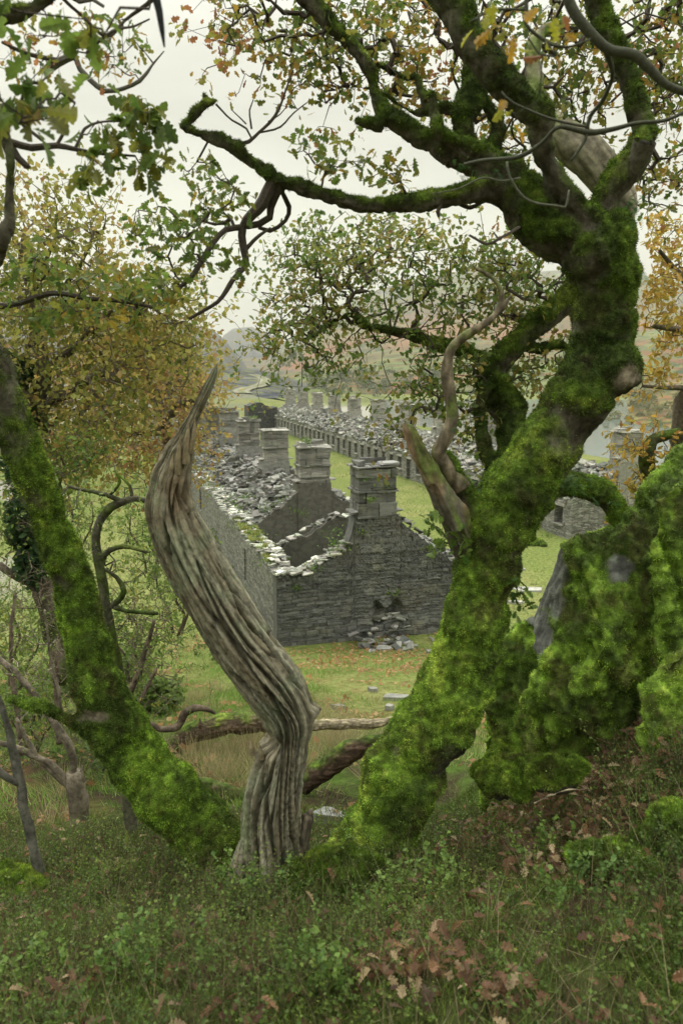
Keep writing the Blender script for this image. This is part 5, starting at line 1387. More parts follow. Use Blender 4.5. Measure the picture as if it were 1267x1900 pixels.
# ---------------------------------------------------------------- saplings and thin stems at the left
def sapling(name, label, stems, blobs, pal, size, per, seed, cat, col=TW, rtip=.0016, rcap=.008, frac=.45, mossy=False, keep=1.0, step=.08, lod=1, dup=2):
    e = empty(name, W(stems[0][0][0], stems[0][0][1], stems[0][0][3]), label, cat, {'shrub': 'twiggy shrubs on the left', 'small tree': 'thin young trees', 'stump': None}.get(cat))
    rg = np.random.default_rng(seed); s = MB(); L = []
    for q in stems: L.append(limb(s, q, nseg=9, col=col, wob=.02, step=.04))
    V = np.concatenate(s.V); Fs = s.F
    C = np.asarray(col) * (.6 + .9 * sm(-.3, .4, fbm(V * np.array([1, 1, .5]), 12, 3, seed)))[:, None]
    if mossy:
        m = sm(-.1, .3, fbm(V, 4, 3, seed) + .1)[:, None]; C = C * (1 - m) + moss_col(V, None, seed, .7) * m
    b = MB(); b.add(V, Fs, C); b.build('stem', M_BARK, e, smooth=True)
    if blobs:
        tg = blob_targets(blobs, rg); jt = step * 2.0
        tg = np.vstack([tg] + [tg + rg.normal(size=tg.shape) * jt for _ in range(dup)]); sp = spray(L, tg, step=step, r_tip=rtip, rcap=rcap, rg=rg)
        t = MB(); twig_mesh(t, sp, np.asarray(col) * 1.1, 3); t.build('twigs', M_TWIG, e)['kind'] = 'stuff'
        if pal is not None:
            p, d = leaf_sites(sp, per, frac, size * .5, rg, keep); f = MB(); leaves(f, p, d, size, pal, lod, .1, .4, rg); f.build('foliage', M_LEAF, e)['kind'] = 'stuff'
    return e
YEL = ([[.10, .18, .04], [.18, .26, .05], [.38, .35, .07], [.36, .23, .07]], [5, 5, 2.4, 1])
GRY = np.array([.14, .135, .115])
sapling('thin_tree', 'slender crooked grey stem at the lower left edge', [[(95, 1700, 10, 4.3), (75, 1630, 10, 4.3), (58, 1560, 9, 4.3), (42, 1480, 9, 4.3), (30, 1410, 8, 4.3), (8, 1330, 6, 4.3), (-15, 1270, 6, 4.3)],
        [(38, 1455, 6, 4.3), (15, 1440, 6, 4.25), (-15, 1420, 6, 4.2)]], None, None, 0, 0, 1, 'small tree', GRY)
sapling('thin_tree', 'twisting mossy sapling rising behind the leaning oak with hooked branches', [
        [(262, 1650, 16, 5.0), (252, 1580, 13, 5.05), (243, 1510, 12, 5.1), (236, 1440, 11, 5.2), (226, 1370, 10, 5.3), (214, 1300, 9, 5.3), (216, 1230, 9, 5.3), (205, 1170, 9, 5.3), (192, 1110, 9, 5.3), (186, 1040, 9, 5.3), (180, 985, 8, 5.3), (195, 950, 8, 5.3), (222, 930, 8, 5.3), (255, 925, 6, 5.3), (285, 932, 4, 5.3), (310, 920, 3, 5.3)],
        [(226, 928, 6, 5.3), (200, 915, 5, 5.3), (165, 910, 4, 5.3), (130, 905, 3, 5.3)], [(205, 915, 3, 5.3), (225, 890, 3, 5.3), (215, 870, 2, 5.3)], [(185, 1050, 6, 5.3), (205, 1020, 5, 5.3), (245, 1014, 5, 5.3), (275, 1025, 3, 5.3)],
        [(196, 1130, 6, 5.3), (215, 1115, 6, 5.3), (228, 1095, 5, 5.3), (215, 1070, 4, 5.3), (190, 1050, 3, 5.3)], [(210, 1125, 6, 5.3), (245, 1135, 4, 5.3), (290, 1140, 3, 5.3)], [(245, 930, 4, 5.3), (243, 900, 3, 5.3), (225, 880, 2, 5.3)]],
        [(250, 1060, 60, 60, 5.4, .4, 34), (140, 960, 60, 50, 5.4, .4, 24), (260, 980, 40, 40, 5.4, .3, 14), (240, 1200, 50, 60, 5.4, .4, 18), (230, 870, 50, 30, 5.4, .3, 14)], YEL, .030, 4, 2, 'small tree', np.array([.09, .085, .06]), mossy=True, rtip=.0013, keep=.6)
sapling('thin_tree', 'paler second stem just right of the twisting mossy sapling', [[(268, 1600, 8, 5.6), (262, 1540, 8, 5.7), (256, 1490, 8, 5.8), (252, 1440, 8, 5.8), (248, 1380, 7, 5.8)]], None, None, 0, 0, 12, 'small tree', np.array([.26, .23, .17]))
sapling('broken_stump', 'splintered brown stump at left with thin saplings fanning out of it', [[(150, 1560, 24, 6.2), (146, 1500, 19, 6.2), (143, 1460, 17, 6.2), (140, 1432, 14, 6.2)], [(152, 1450, 6, 6.2), (152, 1420, 1, 6.2)], [(136, 1450, 6, 6.2), (130, 1418, 1, 6.2)],
        [(140, 1450, 7, 6.2), (128, 1390, 7, 6.2), (105, 1345, 7, 6.2), (72, 1298, 6, 6.2), (40, 1260, 6, 6.2), (-5, 1215, 5, 6.2)], [(135, 1465, 7, 6.2), (100, 1425, 6, 6.2), (60, 1400, 6, 6.2), (20, 1385, 5, 6.2), (-20, 1375, 5, 6.2)],
        [(130, 1460, 5, 6.2), (80, 1420, 4, 6.2), (50, 1370, 4, 6.2), (30, 1330, 3, 6.2)], [(125, 1340, 3, 6.2), (112, 1290, 3, 6.2), (95, 1220, 2, 6.2), (85, 1130, 2, 6.2)]],
        [(60, 1250, 60, 80, 6.4, .4, 26), (30, 1400, 50, 60, 6.2, .3, 16), (90, 1180, 50, 60, 6.6, .4, 20)], YEL, .024, 3, 3, 'stump', np.array([.17, .145, .11]), rtip=.0013, keep=.5)
sapling('young_birch', 'fine twiggy shrub with sparse yellow leaves behind the bend of the leaning oak', [[(225, 1345, 7, 8.0), (240, 1290, 7, 8.0), (262, 1240, 5, 8.0), (275, 1190, 4, 8.0), (285, 1150, 3, 8.0)], [(232, 1320, 4, 8.0), (262, 1295, 4, 8.0), (290, 1240, 3, 8.0)], [(240, 1360, 5, 7.6), (275, 1345, 5, 7.6), (300, 1352, 6, 7.6), (330, 1345, 7, 7.6), (345, 1320, 7, 7.6), (375, 1312, 6, 7.6), (400, 1322, 3, 7.6)]],
        [(270, 1180, 70, 80, 8.2, .6, 60), (300, 1280, 60, 50, 8.0, .5, 40), (230, 1120, 60, 60, 8.4, .6, 40), (330, 1200, 50, 50, 8.2, .4, 24)], YEL, .028, 4, 4, 'shrub', np.array([.13, .10, .075]), rtip=.0016, keep=.55, step=.12)
sapling('young_birch', 'sparse yellow leaved sapling at the left edge behind the stump', [[(40, 1400, 5, 8.5), (30, 1300, 5, 8.5), (20, 1200, 4, 8.5), (30, 1100, 3, 8.5)], [(110, 1380, 5, 8.5), (105, 1260, 4, 8.5), (112, 1150, 3, 8.5), (100, 1060, 2, 8.5)]],
        [(40, 1120, 60, 90, 8.6, .8, 60), (50, 1230, 60, 60, 8.6, .8, 40), (110, 1080, 40, 70, 8.8, .6, 30), (20, 980, 50, 50, 8.8, .6, 24), (110, 1320, 50, 50, 8.0, .6, 20)], YEL, .032, 4, 5, 'small tree', np.array([.15, .12, .09]), rtip=.0017, keep=.6, step=.12)

for i, (lab, px, py, Y, w, h, n) in enumerate([('airy shrub with yellow specks just left of the snag', 250, 1180, 10, 70, 70, 60), ('yellow specked shrub between the leaning oak and the terrace wall', 330, 1080, 13, 60, 80, 70),
        ('twiggy yellow bush low on the left edge behind the stump', 60, 1330, 9.5, 70, 60, 60), ('thin golden shrub seen just above the bend of the leaning oak', 280, 980, 15, 60, 70, 60), ('green gold thicket at the left edge under the ivy clad trunk', 30, 1180, 12, 60, 90, 80),
        ('loose golden sapling rising through the gap left of the twisting sapling', 130, 960, 14, 60, 90, 80), ('dim green bush behind the broken stump', 190, 1420, 8.5, 50, 40, 40)]):
    sapling('shrub', lab, [[(px, py + h * 1.25, 3, Y), (px + 12, py + h * .8, 2.6, Y), (px - 2, py + h * .4, 2.4, Y), (px + 6, py, 2, Y), (px - 6, py - h * .6, 1, Y)], [(px + 8, py + h * 1.2, 2.5, Y), (px + 22, py + h * .6, 2, Y), (px + 40, py + h * .2, 1.6, Y), (px + 42, py - h * .3, 1, Y)], [(px - 8, py + h * 1.2, 2.5, Y), (px - 16, py + h * .6, 2, Y), (px - 38, py + h * .1, 1.6, Y), (px - 36, py - h * .4, 1, Y)]],
            [(px, py, w, h, Y, .7, n)], (YEL if i != 6 else ([[.10, .15, .04], [.16, .20, .05]], [1, 1])), .070, 10, 80 + i, 'shrub', np.array([.12, .095, .07]), rtip=.0022, keep=.9, step=.15, lod=0, frac=.6, dup=3)
for i, (lab, px, py, Y, w, n, pl) in enumerate([('low green bush against the foot of the terrace side wall', 440, 1075, 26, 34, 500, 0), ('rusty green bramble between the snag and the terrace side wall', 400, 1000, 31, 34, 500, 1), ('bright green bush at the corner of the dark gable', 482, 1165, 22.5, 30, 420, 0), ('yellow green bush further along the terrace side wall', 385, 930, 38, 30, 500, 1), ('tuft of orange tipped leaves leaning over the corner of the terrace', 420, 1130, 21, 34, 380, 1), ('leafy green thicket low behind the bend of the leaning oak', 290, 1270, 13, 52, 900, 0), ('leafy green bush at the far left edge behind the broken stump', 40, 1290, 12, 60, 1000, 0), ('green bush filling the gap behind the twisting sapling', 235, 1140, 17, 50, 900, 0), ('dull green bush between the ivy clad trunk and the leaning oak', 110, 1290, 15, 46, 700, 0)]):
    rg = np.random.default_rng(300 + i); c = W(px, py, Y); c[2] = ground_z(c[0], c[1])[0] + .3; r = w * Y / F
    e = empty('bush', (c[0], c[1], c[2] - .3), lab, 'bush', 'green bushes on the left'); f = MB(); t = MB()
    q = nrm(rg.normal(size=(n, 3))) * rg.random((n, 1)) ** .5 * np.array([r, r, r * .8]) + c
    leaves(f, q, rg.normal(size=q.shape), .13, ([[.12, .19, .04], [.18, .26, .06], [.26, .28, .07], [.36, .22, .07]], [4, 3, 1.5, .2 + 1.3 * pl]), 0, 0, .4, rg, wide=1.7)
    for k in range(14): V_, f_, _ = tube_arrays(np.stack([c - [0, 0, .35], (c + q[k]) / 2, q[k]]), np.array([.02, .012, .005]), 4, False); t.add(V_, f_, TW)
    t.build('stems', M_TWIG, e)['kind'] = 'stuff'; f.build('foliage', M_LEAF, e)['kind'] = 'stuff'
# mid-distance trees on the left
IVY = ([[.03, .07, .025], [.05, .10, .03], [.08, .13, .04]], [3, 3, 1])
def big_tree(label, trunk, limbs, blobs, pal, size, per, seed, col=np.array([.12, .10, .075]), step=.25, rtip=.004, rcap=.04, lod=0, ivy=None, wide=1.6, frac=.6, name='autumn_tree', spread=None, dense=True):
    rg = np.random.default_rng(seed)
    e = empty(name, W(trunk[0][0], trunk[0][1], trunk[0][3]), label, 'tree')
    s = MB(); L = [limb(s, trunk, nseg=12, wob=.06, step=.12)]
    for q in limbs: L.append(limb(s, q, nseg=9, wob=.06, step=.12))
    V = np.concatenate(s.V); m = sm(-.1, .35, fbm(V, 2, 3, seed))[:, None] * .8
    C = col * (.7 + .8 * sm(-.3, .4, fbm(V, 6, 3, seed)))[:, None] * (1 - m) + moss_col(V, None, seed, .6) * m
    b = MB(); b.add(V, s.F, C); b.build('trunk', M_BARK, e, smooth=True)
    tg = blob_targets(blobs, rg); tg = np.vstack([tg, tg + rg.normal(size=tg.shape) * step * 1.1]) if dense else tg; sp = spray(L, tg, step=step, r_tip=rtip, rcap=rcap, rg=rg)
    t = MB(); twig_mesh(t, sp, col * 1.25, 3); t.build('twigs', M_TWIG, e)['kind'] = 'stuff'
    p, d = leaf_sites(sp, per, frac, spread or size * 1.1, rg); f = MB(); leaves(f, p, d, size, pal, lod, .1, .35, rg, wide=wide); f.build('crown', M_LEAF, e)['kind'] = 'stuff'
    if ivy:
        f = MB(); tg = blob_targets(ivy, rg); leaves(f, tg, rg.normal(size=tg.shape), .09, IVY, 0, .4, .2, rg, wide=2); f.build('ivy', M_LEAF, e)['kind'] = 'stuff'
    return e
big_tree('olive and gold oak filling the left edge above the leaning trunk', [(95, 1000, 16, 11), (85, 900, 15, 11), (75, 800, 15, 11), (70, 735, 14, 11), (85, 690, 12, 11), (70, 620, 10, 11), (55, 540, 8, 11), (40, 440, 6, 11)],
         [[(75, 760, 10, 11), (110, 735, 10, 10.8), (150, 715, 8, 10.6), (200, 690, 7, 10.4)], [(82, 690, 8, 11), (130, 650, 7, 11), (190, 590, 6, 11), (240, 560, 4, 11)], [(70, 620, 7, 11), (110, 560, 6, 11), (150, 490, 4, 11), (170, 430, 3, 11)],
          [(90, 800, 7, 11), (60, 740, 9, 10.7), (20, 720, 8, 10.5)], [(60, 560, 5, 11), (90, 480, 4, 11), (110, 400, 3, 11)]],
         [(70, 420, 70, 90, 11, 1, 100), (150, 430, 50, 60, 11, 1, 60), (180, 345 + 40, 20, 20, 11, .4, 10), (60, 520, 80, 60, 11, 1.2, 120), (160, 540, 80, 60, 11, 1.2, 130), (250, 560, 60, 50, 11, 1, 80), (310, 560, 40, 40, 11, .8, 40), (80, 640, 90, 60, 11, 1.2, 130),
          (200, 640, 80, 60, 11, 1.2, 120), (300, 640, 60, 50, 11, 1, 70), (80, 740, 80, 60, 11, 1, 110), (200, 740, 90, 60, 10.8, 1, 150), (340, 560, 40, 30, 11, .6, 16), (40, 600, 70, 80, 11, 1, 120), (260, 620, 90, 60, 11, 1, 130), (130, 830, 80, 40, 10.6, .8, 70), (40, 840, 60, 50, 10.6, .8, 60), (340, 620, 40, 50, 11, .8, 60)], GOLD, .085, 8, 31, ivy=[(35, 690, 25, 35, 10.8, .3, 500), (50, 780, 20, 40, 10.8, .3, 400)])
big_tree('rusty golden oak whose low crown hangs over the far side of the first terrace', [(330, 930, 10, 19), (322, 850, 12, 19), (300, 770, 12, 19), (270, 700, 10, 19), (240, 640, 8, 19)],
         [[(300, 780, 8, 19), (340, 750, 7, 18.5), (370, 740, 4, 18.2)], [(310, 800, 8, 19), (250, 800, 7, 18.6), (190, 790, 6, 18.3)], [(290, 740, 7, 19), (330, 690, 6, 19), (360, 650, 4, 19)]],
         [(250, 700, 70, 50, 19, 1.6, 120), (320, 690, 50, 50, 19, 1.5, 90), (350, 740, 45, 45, 18.6, 1.2, 80), (180, 760, 80, 50, 18.6, 1.5, 110), (280, 790, 70, 50, 18.6, 1.5, 110), (200, 840, 80, 40, 18.3, 1.3, 130), (290, 860, 60, 34, 18.3, 1, 90), (270, 620, 60, 30, 19, 1.2, 60), (380, 760, 18, 14, 18.3, .4, 10), (120, 820, 90, 60, 18.6, 1.5, 130), (340, 800, 36, 40, 18.6, 1, 70), (100, 720, 90, 70, 19, 1.5, 120)],
         ([[.16, .19, .05], [.28, .25, .07], [.40, .30, .09], [.36, .21, .09], [.28, .15, .08]], [2, 2.5, 3, 2.6, 2]), .125, 8, 32, step=.4, rtip=.006, rcap=.06)
big_tree('yellow green tree beyond the rusty oak at the foot of the slate tips', [(345, 800, 6, 60), (340, 740, 6, 60), (330, 690, 5, 60)], [[(340, 730, 4, 60), (365, 700, 3, 60)]],
         [(340, 680, 34, 36, 60, 2.5, 120), (365, 705, 24, 34, 60, 2, 80), (300, 670, 40, 36, 60, 2.5, 110), (250, 650, 50, 40, 62, 3, 120), (180, 640, 60, 40, 62, 3, 90)], ([[.22, .22, .05], [.32, .27, .05], [.40, .28, .06]], [2, 3, 2]), .26, 16, 33, step=1.0, rtip=.015, rcap=.15)
big_tree('ivy clad dark trunk standing behind the leaning oak', [(122, 1265, 24, 9.6), (108, 1200, 22, 9.6), (92, 1140, 20, 9.6), (78, 1080, 17, 9.6), (62, 1000, 13, 9.6), (50, 900, 10, 9.6), (40, 800, 8, 9.6)],
         [[(85, 1110, 9, 9.6), (50, 1080, 9, 9.5), (0, 1045, 8, 9.4)], [(60, 1000, 6, 9.6), (100, 950, 5, 9.8), (115, 880, 4, 9.8)], [(100, 1110, 6, 9.8), (112, 1180, 6, 9.8), (118, 1220, 5, 9.7)]],
         [(40, 880, 50, 60, 9.6, .6, 50), (20, 980, 40, 50, 9.6, .6, 36), (110, 870, 60, 50, 9.8, .6, 50), (150, 830, 60, 30, 9.8, .5, 30)], YEL, .055, 8, 34, ivy=[(45, 960, 32, 60, 9.4, .35, 900), (62, 1040, 30, 50, 9.4, .3, 700), (30, 860, 24, 40, 9.5, .3, 300)], step=.16, rtip=.003, rcap=.03)
# behind the view's right edge
big_tree('orange leaved oak rising behind the boulder at the right edge', [(1300, 1000, 30, 6.3), (1275, 900, 24, 6.3), (1262, 820, 22, 6.3), (1275, 740, 20, 6.3), (1300, 640, 18, 6.3), (1300, 520, 14, 6.3), (1290, 430, 10, 6.3)],
         [[(1290, 640, 8, 6.3), (1250, 610, 6, 6.2), (1215, 600, 4, 6.1)], [(1280, 720, 6, 6.3), (1235, 710, 4, 6.2), (1200, 712, 3, 6.1)], [(1285, 540, 6, 6.3), (1245, 500, 5, 6.2), (1215, 470, 3, 6.1)]],
         [(1235, 520, 40, 60, 6.3, .5, 60), (1235, 440, 40, 50, 6.4, .5, 44), (1250, 620, 40, 50, 6.3, .4, 44), (1205, 580, 24, 40, 6.2, .3, 16), (1220, 690, 40, 40, 6.2, .3, 18), (1170, 735, 30, 14, 6.1, .2, 5)], ORANGE, .052, 8, 35, dense=False, step=.09, rtip=.0019, rcap=.015, lod=1, wide=1.1, spread=.03)
sapling('small_oak', 'little hooked mossy branch with orange leaves sprouting from the back of the boulder', [[(1185, 985, 16, 5.9), (1195, 930, 15, 5.9), (1200, 880, 14, 5.9), (1200, 838, 13, 5.9), (1210, 815, 11, 5.9), (1235, 806, 9, 5.9), (1262, 800, 7, 5.9)]],
        [(1190, 860, 26, 40, 5.9, .2, 14), (1165, 830, 28, 16, 5.9, .2, 8), (1180, 900, 20, 30, 5.9, .2, 8), (1240, 830, 20, 20, 5.9, .2, 4)], ORANGE, .055, 4, 36, 'small tree', BR1, mossy=True, rtip=.0015, step=.06)

# branches of a neighbouring tree crossing the upper right, close to the camera
def overhang():
    e = empty('overhanging_branch', W(1060, -120, 2.7), 'smooth grey blurred branch sweeping across the top right corner close to the lens', 'branch')
    s = MB(); rg = np.random.default_rng(50); G = np.array([.085, .09, .065])
    from functools import partial; limb = partial(globals()['limb'], k=.8)
    L = [limb(s, [(930, -700, 18, 2.9), (960, -400, 15, 2.8), (1000, -140, 13, 2.7), (1045, -30, 12, 2.7), (1068, 25, 12, 2.7), (1105, 72, 12, 2.7), (1132, 94, 12, 2.7), (1175, 105, 11, 2.7), (1205, 130, 10, 2.7), (1240, 160, 9, 2.7), (1300, 178, 9, 2.7)], nseg=12, col=G, step=.02, wob=.006),
         limb(s, [(1120, 85, 7, 2.7), (1132, 120, 6, 2.75), (1135, 145, 5, 2.8), (1118, 185, 5, 2.9), (1095, 215, 5, 3.0), (1088, 240, 5, 3.0)], nseg=9, col=G, step=.02),
         limb(s, [(1300, 190, 4, 2.9), (1262, 212, 4, 2.9), (1230, 224, 4, 2.9), (1180, 228, 4.5, 2.95), (1130, 240, 5, 3.0), (1092, 244, 6, 3.0), (1050, 236, 5, 3.0), (1028, 238, 5, 3.0), (1000, 270, 5, 3.05), (960, 293, 5, 3.1), (900, 298, 4, 3.15), (862, 305, 3, 3.2)], nseg=9, col=G, step=.02, wob=.006),
         limb(s, [(1090, 242, 4, 3.0), (1085, 260, 4, 3.0), (1065, 290, 3, 3.0), (1058, 300, 2, 3.0)], nseg=7, col=G, step=.02), limb(s, [(1085, 235, 3, 3.0), (1020, 220, 3, 3.0), (950, 190, 2.5, 3.0), (930, 170, 2, 3.0)], nseg=7, col=G, step=.02),
         limb(s, [(940, 300, 3, 3.1), (944, 325, 3, 3.1), (965, 360, 3, 3.1), (990, 376, 3, 3.1), (1030, 382, 3, 3.1), (1048, 385, 3, 3.1), (1055, 352, 2, 3.1)], nseg=7, col=G * 1.5, step=.02),
         limb(s, [(965, 330, 2.5, 3.1), (930, 336, 2.5, 3.1), (895, 330, 2.5, 3.1), (850, 350, 2, 3.1), (800, 360, 1.5, 3.1)], nseg=6, col=G * 1.5, step=.02),
         limb(s, [(975, -40, 5, 2.4), (976, 20, 5, 2.4), (975, 45, 4, 2.4), (995, 65, 4, 2.4), (1030, 85, 4, 2.4), (1060, 86, 3, 2.4), (1095, 72, 2, 2.4)], nseg=8, col=G, step=.015),
         limb(s, [(975, 18, 3, 2.4), (920, 18, 3, 2.4), (890, 30, 2, 2.4), (870, 42, 1.5, 2.4)], nseg=8, col=G, step=.015)]
    s.build('branch', M_TWIG, e, smooth=True)
    lf = MB(); tw = MB()
    tg = blob_targets([(930, 50, 30, 22, 2.3, .05, 4), (945, 80, 25, 15, 2.3, .05, 3), (1000, 40, 20, 20, 2.3, .05, 3), (955, 205, 22, 14, 2.5, .05, 3), (1050, 80, 30, 15, 2.35, .05, 3), (905, 45, 20, 15, 2.35, .05, 2), (1010, 110, 30, 15, 2.4, .05, 3)], rg)
    sp = spray(L, tg, step=.05, r_tip=.0012, rcap=.003, rg=rg); twig_mesh(tw, sp, G); tw.build('twigs', M_TWIG, e)['kind'] = 'stuff'
    p, d = leaf_sites(sp, 2, .3, .015, rg); leaves(lf, p, d, .05, ([[.10, .20, .03], [.30, .30, .03], [.40, .24, .03], [.28, .12, .04], [.15, .08, .05]], [3, 2, 2, 1.5, 1]), 2, .4, .2, rg, curl=.3)
    lf.build('foliage', M_LEAF, e)['kind'] = 'stuff'
overhang()
# ---------------------------------------------------------------- grass, bilberry, fallen leaves
def rand_ground(n, y0, y1, half, rg, power=1.0):
    y = y0 + (y1 - y0) * rg.random(n) ** power
    x = rg.uniform(-1, 1, n) * (half + y * .47)
    return x, y
def in_rows(x, y, m=.1):
    s = (x - ROWA[0]) * ROWN[0] + (y - ROWA[1]) * ROWN[1]; t = (x - ROWA[0]) * ROWD[0] + (y - ROWA[1]) * ROWD[1]
    return ((s > -m) & (s < 6.6 + m) & (t > -m) & (t < 88)) | ((s > 17.85 - m) & (s < 24.5 + m) & (t > 11.1) & (t < 91.3))
def grass():
    rg = np.random.default_rng(5)
    # long grass of the slope and yard
    for nm, lab, n, y0, y1, Lb, wd, pw in (('meadow_grass', 'rough straw and green grass covering the slope below the oaks', 300000, 5.5, 24, .11, .055, .62),
                                         ('yard_grass', 'turf of the yard around the ruined terraces', 190000, 22, 75, .11, .16, .6)):
        mb = MB()
        x, y = rand_ground(n, y0, y1, .6, rg, pw)
        P = np.stack([x, y, 0 * x], 1)
        dens = .6 + .9 * fbm(P, .8, 3, 3)
        k = (rg.random(n) < np.clip(dens, .15, 1)) & ~in_rows(x, y)
        s = (x - ROWA[0]) * ROWN[0] + (y - ROWA[1]) * ROWN[1]
        scree = sm(-.05, .12, fbm(P, .22, 3, 21)) * sm(-7, -11, s) * sm(24, 30, y)
        k &= rg.random(n) > scree * .85
        x, y, P = x[k], y[k], P[k]
        z = ground_z(x, y); P[:, 2] = z
        a = fbm(P * np.array([1, 1, 0]), .35, 4, 2) + .5 * pn(P, 1.3, 4)
        q = sm(-.25, .35, a)
        L = Lb * (.4 + 1.0 * q) * (1 if y0 < 20 else 1.0)
        g = np.array([.17, .31, .06]); st = np.array([.50, .46, .24]); g2 = np.array([.30, .40, .10])
        r = rg.random(len(x))[:, None]
        sf = (.06 + .26 * q) * (1 - .55 * sm(.5, -1.5, x) * (y < 20)); C = np.where(r < sf[:, None], st, np.where(r < .8, g, g2)) * rg.uniform(.6, 1.35, (len(x), 1))
        nn = np.tile([0, 0, 1.0], (len(x), 1)); wind = np.stack([pn(P, .9, 11), pn(P, .9, 12), 0 * x], 1)
        blades(mb, P, nrm(nn + wind * 1.1), L, wd, C, rg, .38)
        tag(mb.build(nm, M_GRASS), lab, kind='stuff')
    # straw tufts by the logs
    mb = MB(); tufts = []
    for (px, py, w, n) in [(450, 1400, 50, 22), (400, 1430, 50, 14), (620, 1380, 70, 24), (600, 1330, 50, 12), (360, 1390, 40, 6), (480, 1450, 40, 8), (120, 1500, 60, 3), (330, 1300, 60, 14), (700, 1440, 30, 6), (560, 1420, 30, 8)]:
        for _ in range(n):
            h = hit(px + rg.normal() * w * .6, py + rg.normal() * 16); tufts.append(h)
    for c in tufts:
        k = 70; p = c + np.stack([rg.normal(size=k) * .07, rg.normal(size=k) * .07, 0 * np.arange(k)], 1)
        blades(mb, p, nrm(np.array([0, 0, 1.0]) + (p - c) * 5), .30, .018, np.array([.42, .37, .20]) * rg.uniform(.6, 1.3, (k, 1)), rg, .25)
    tag(mb.build('straw_tufts', M_GRASS), 'bleached straw coloured grass tufts around the fallen logs', kind='stuff')
    # short grass and moss of the near bank
    mb = MB(); n = 340000; x, y = rand_ground(n, 1.2, 6.5, 1.1, rg, .9); P = np.stack([x, y, ground_z(x, y)], 1)
    b = fbm(P, 1.6, 3, 6) + .4 * pn(P, 4, 3); k = rg.random(n) < .12 + .88 * sm(-.2, .4, b); P = P[k]
    C = np.array([.12, .17, .035]) * (1 + .9 * np.clip(fbm(P, 2.5, 3, 8), -.5, 1))[:, None] * rg.uniform(.35, 1.9, (len(P), 1))
    blades(mb, P, nrm(np.array([0, 0, 1.0]) + 0 * P), .05, .09, C, rg, .7)
    # thin pale stalks standing up out of it
    n = 9000; x, y = rand_ground(n, 1.4, 6.0, .3, rg, .9); P = np.stack([x, y, ground_z(x, y)], 1)
    blades(mb, P, nrm(np.array([0, 0, 1.0]) + 0 * P), .22, .013, np.where(rg.random((n, 1)) < .5, np.array([.36, .32, .18]), np.array([.16, .24, .06])) * rg.uniform(.6, 1.2, (n, 1)), rg, .45)
    tag(mb.build('bank_grass', M_MOSS), 'short grass and moss carpet of the near bank', kind='stuff')
grass()
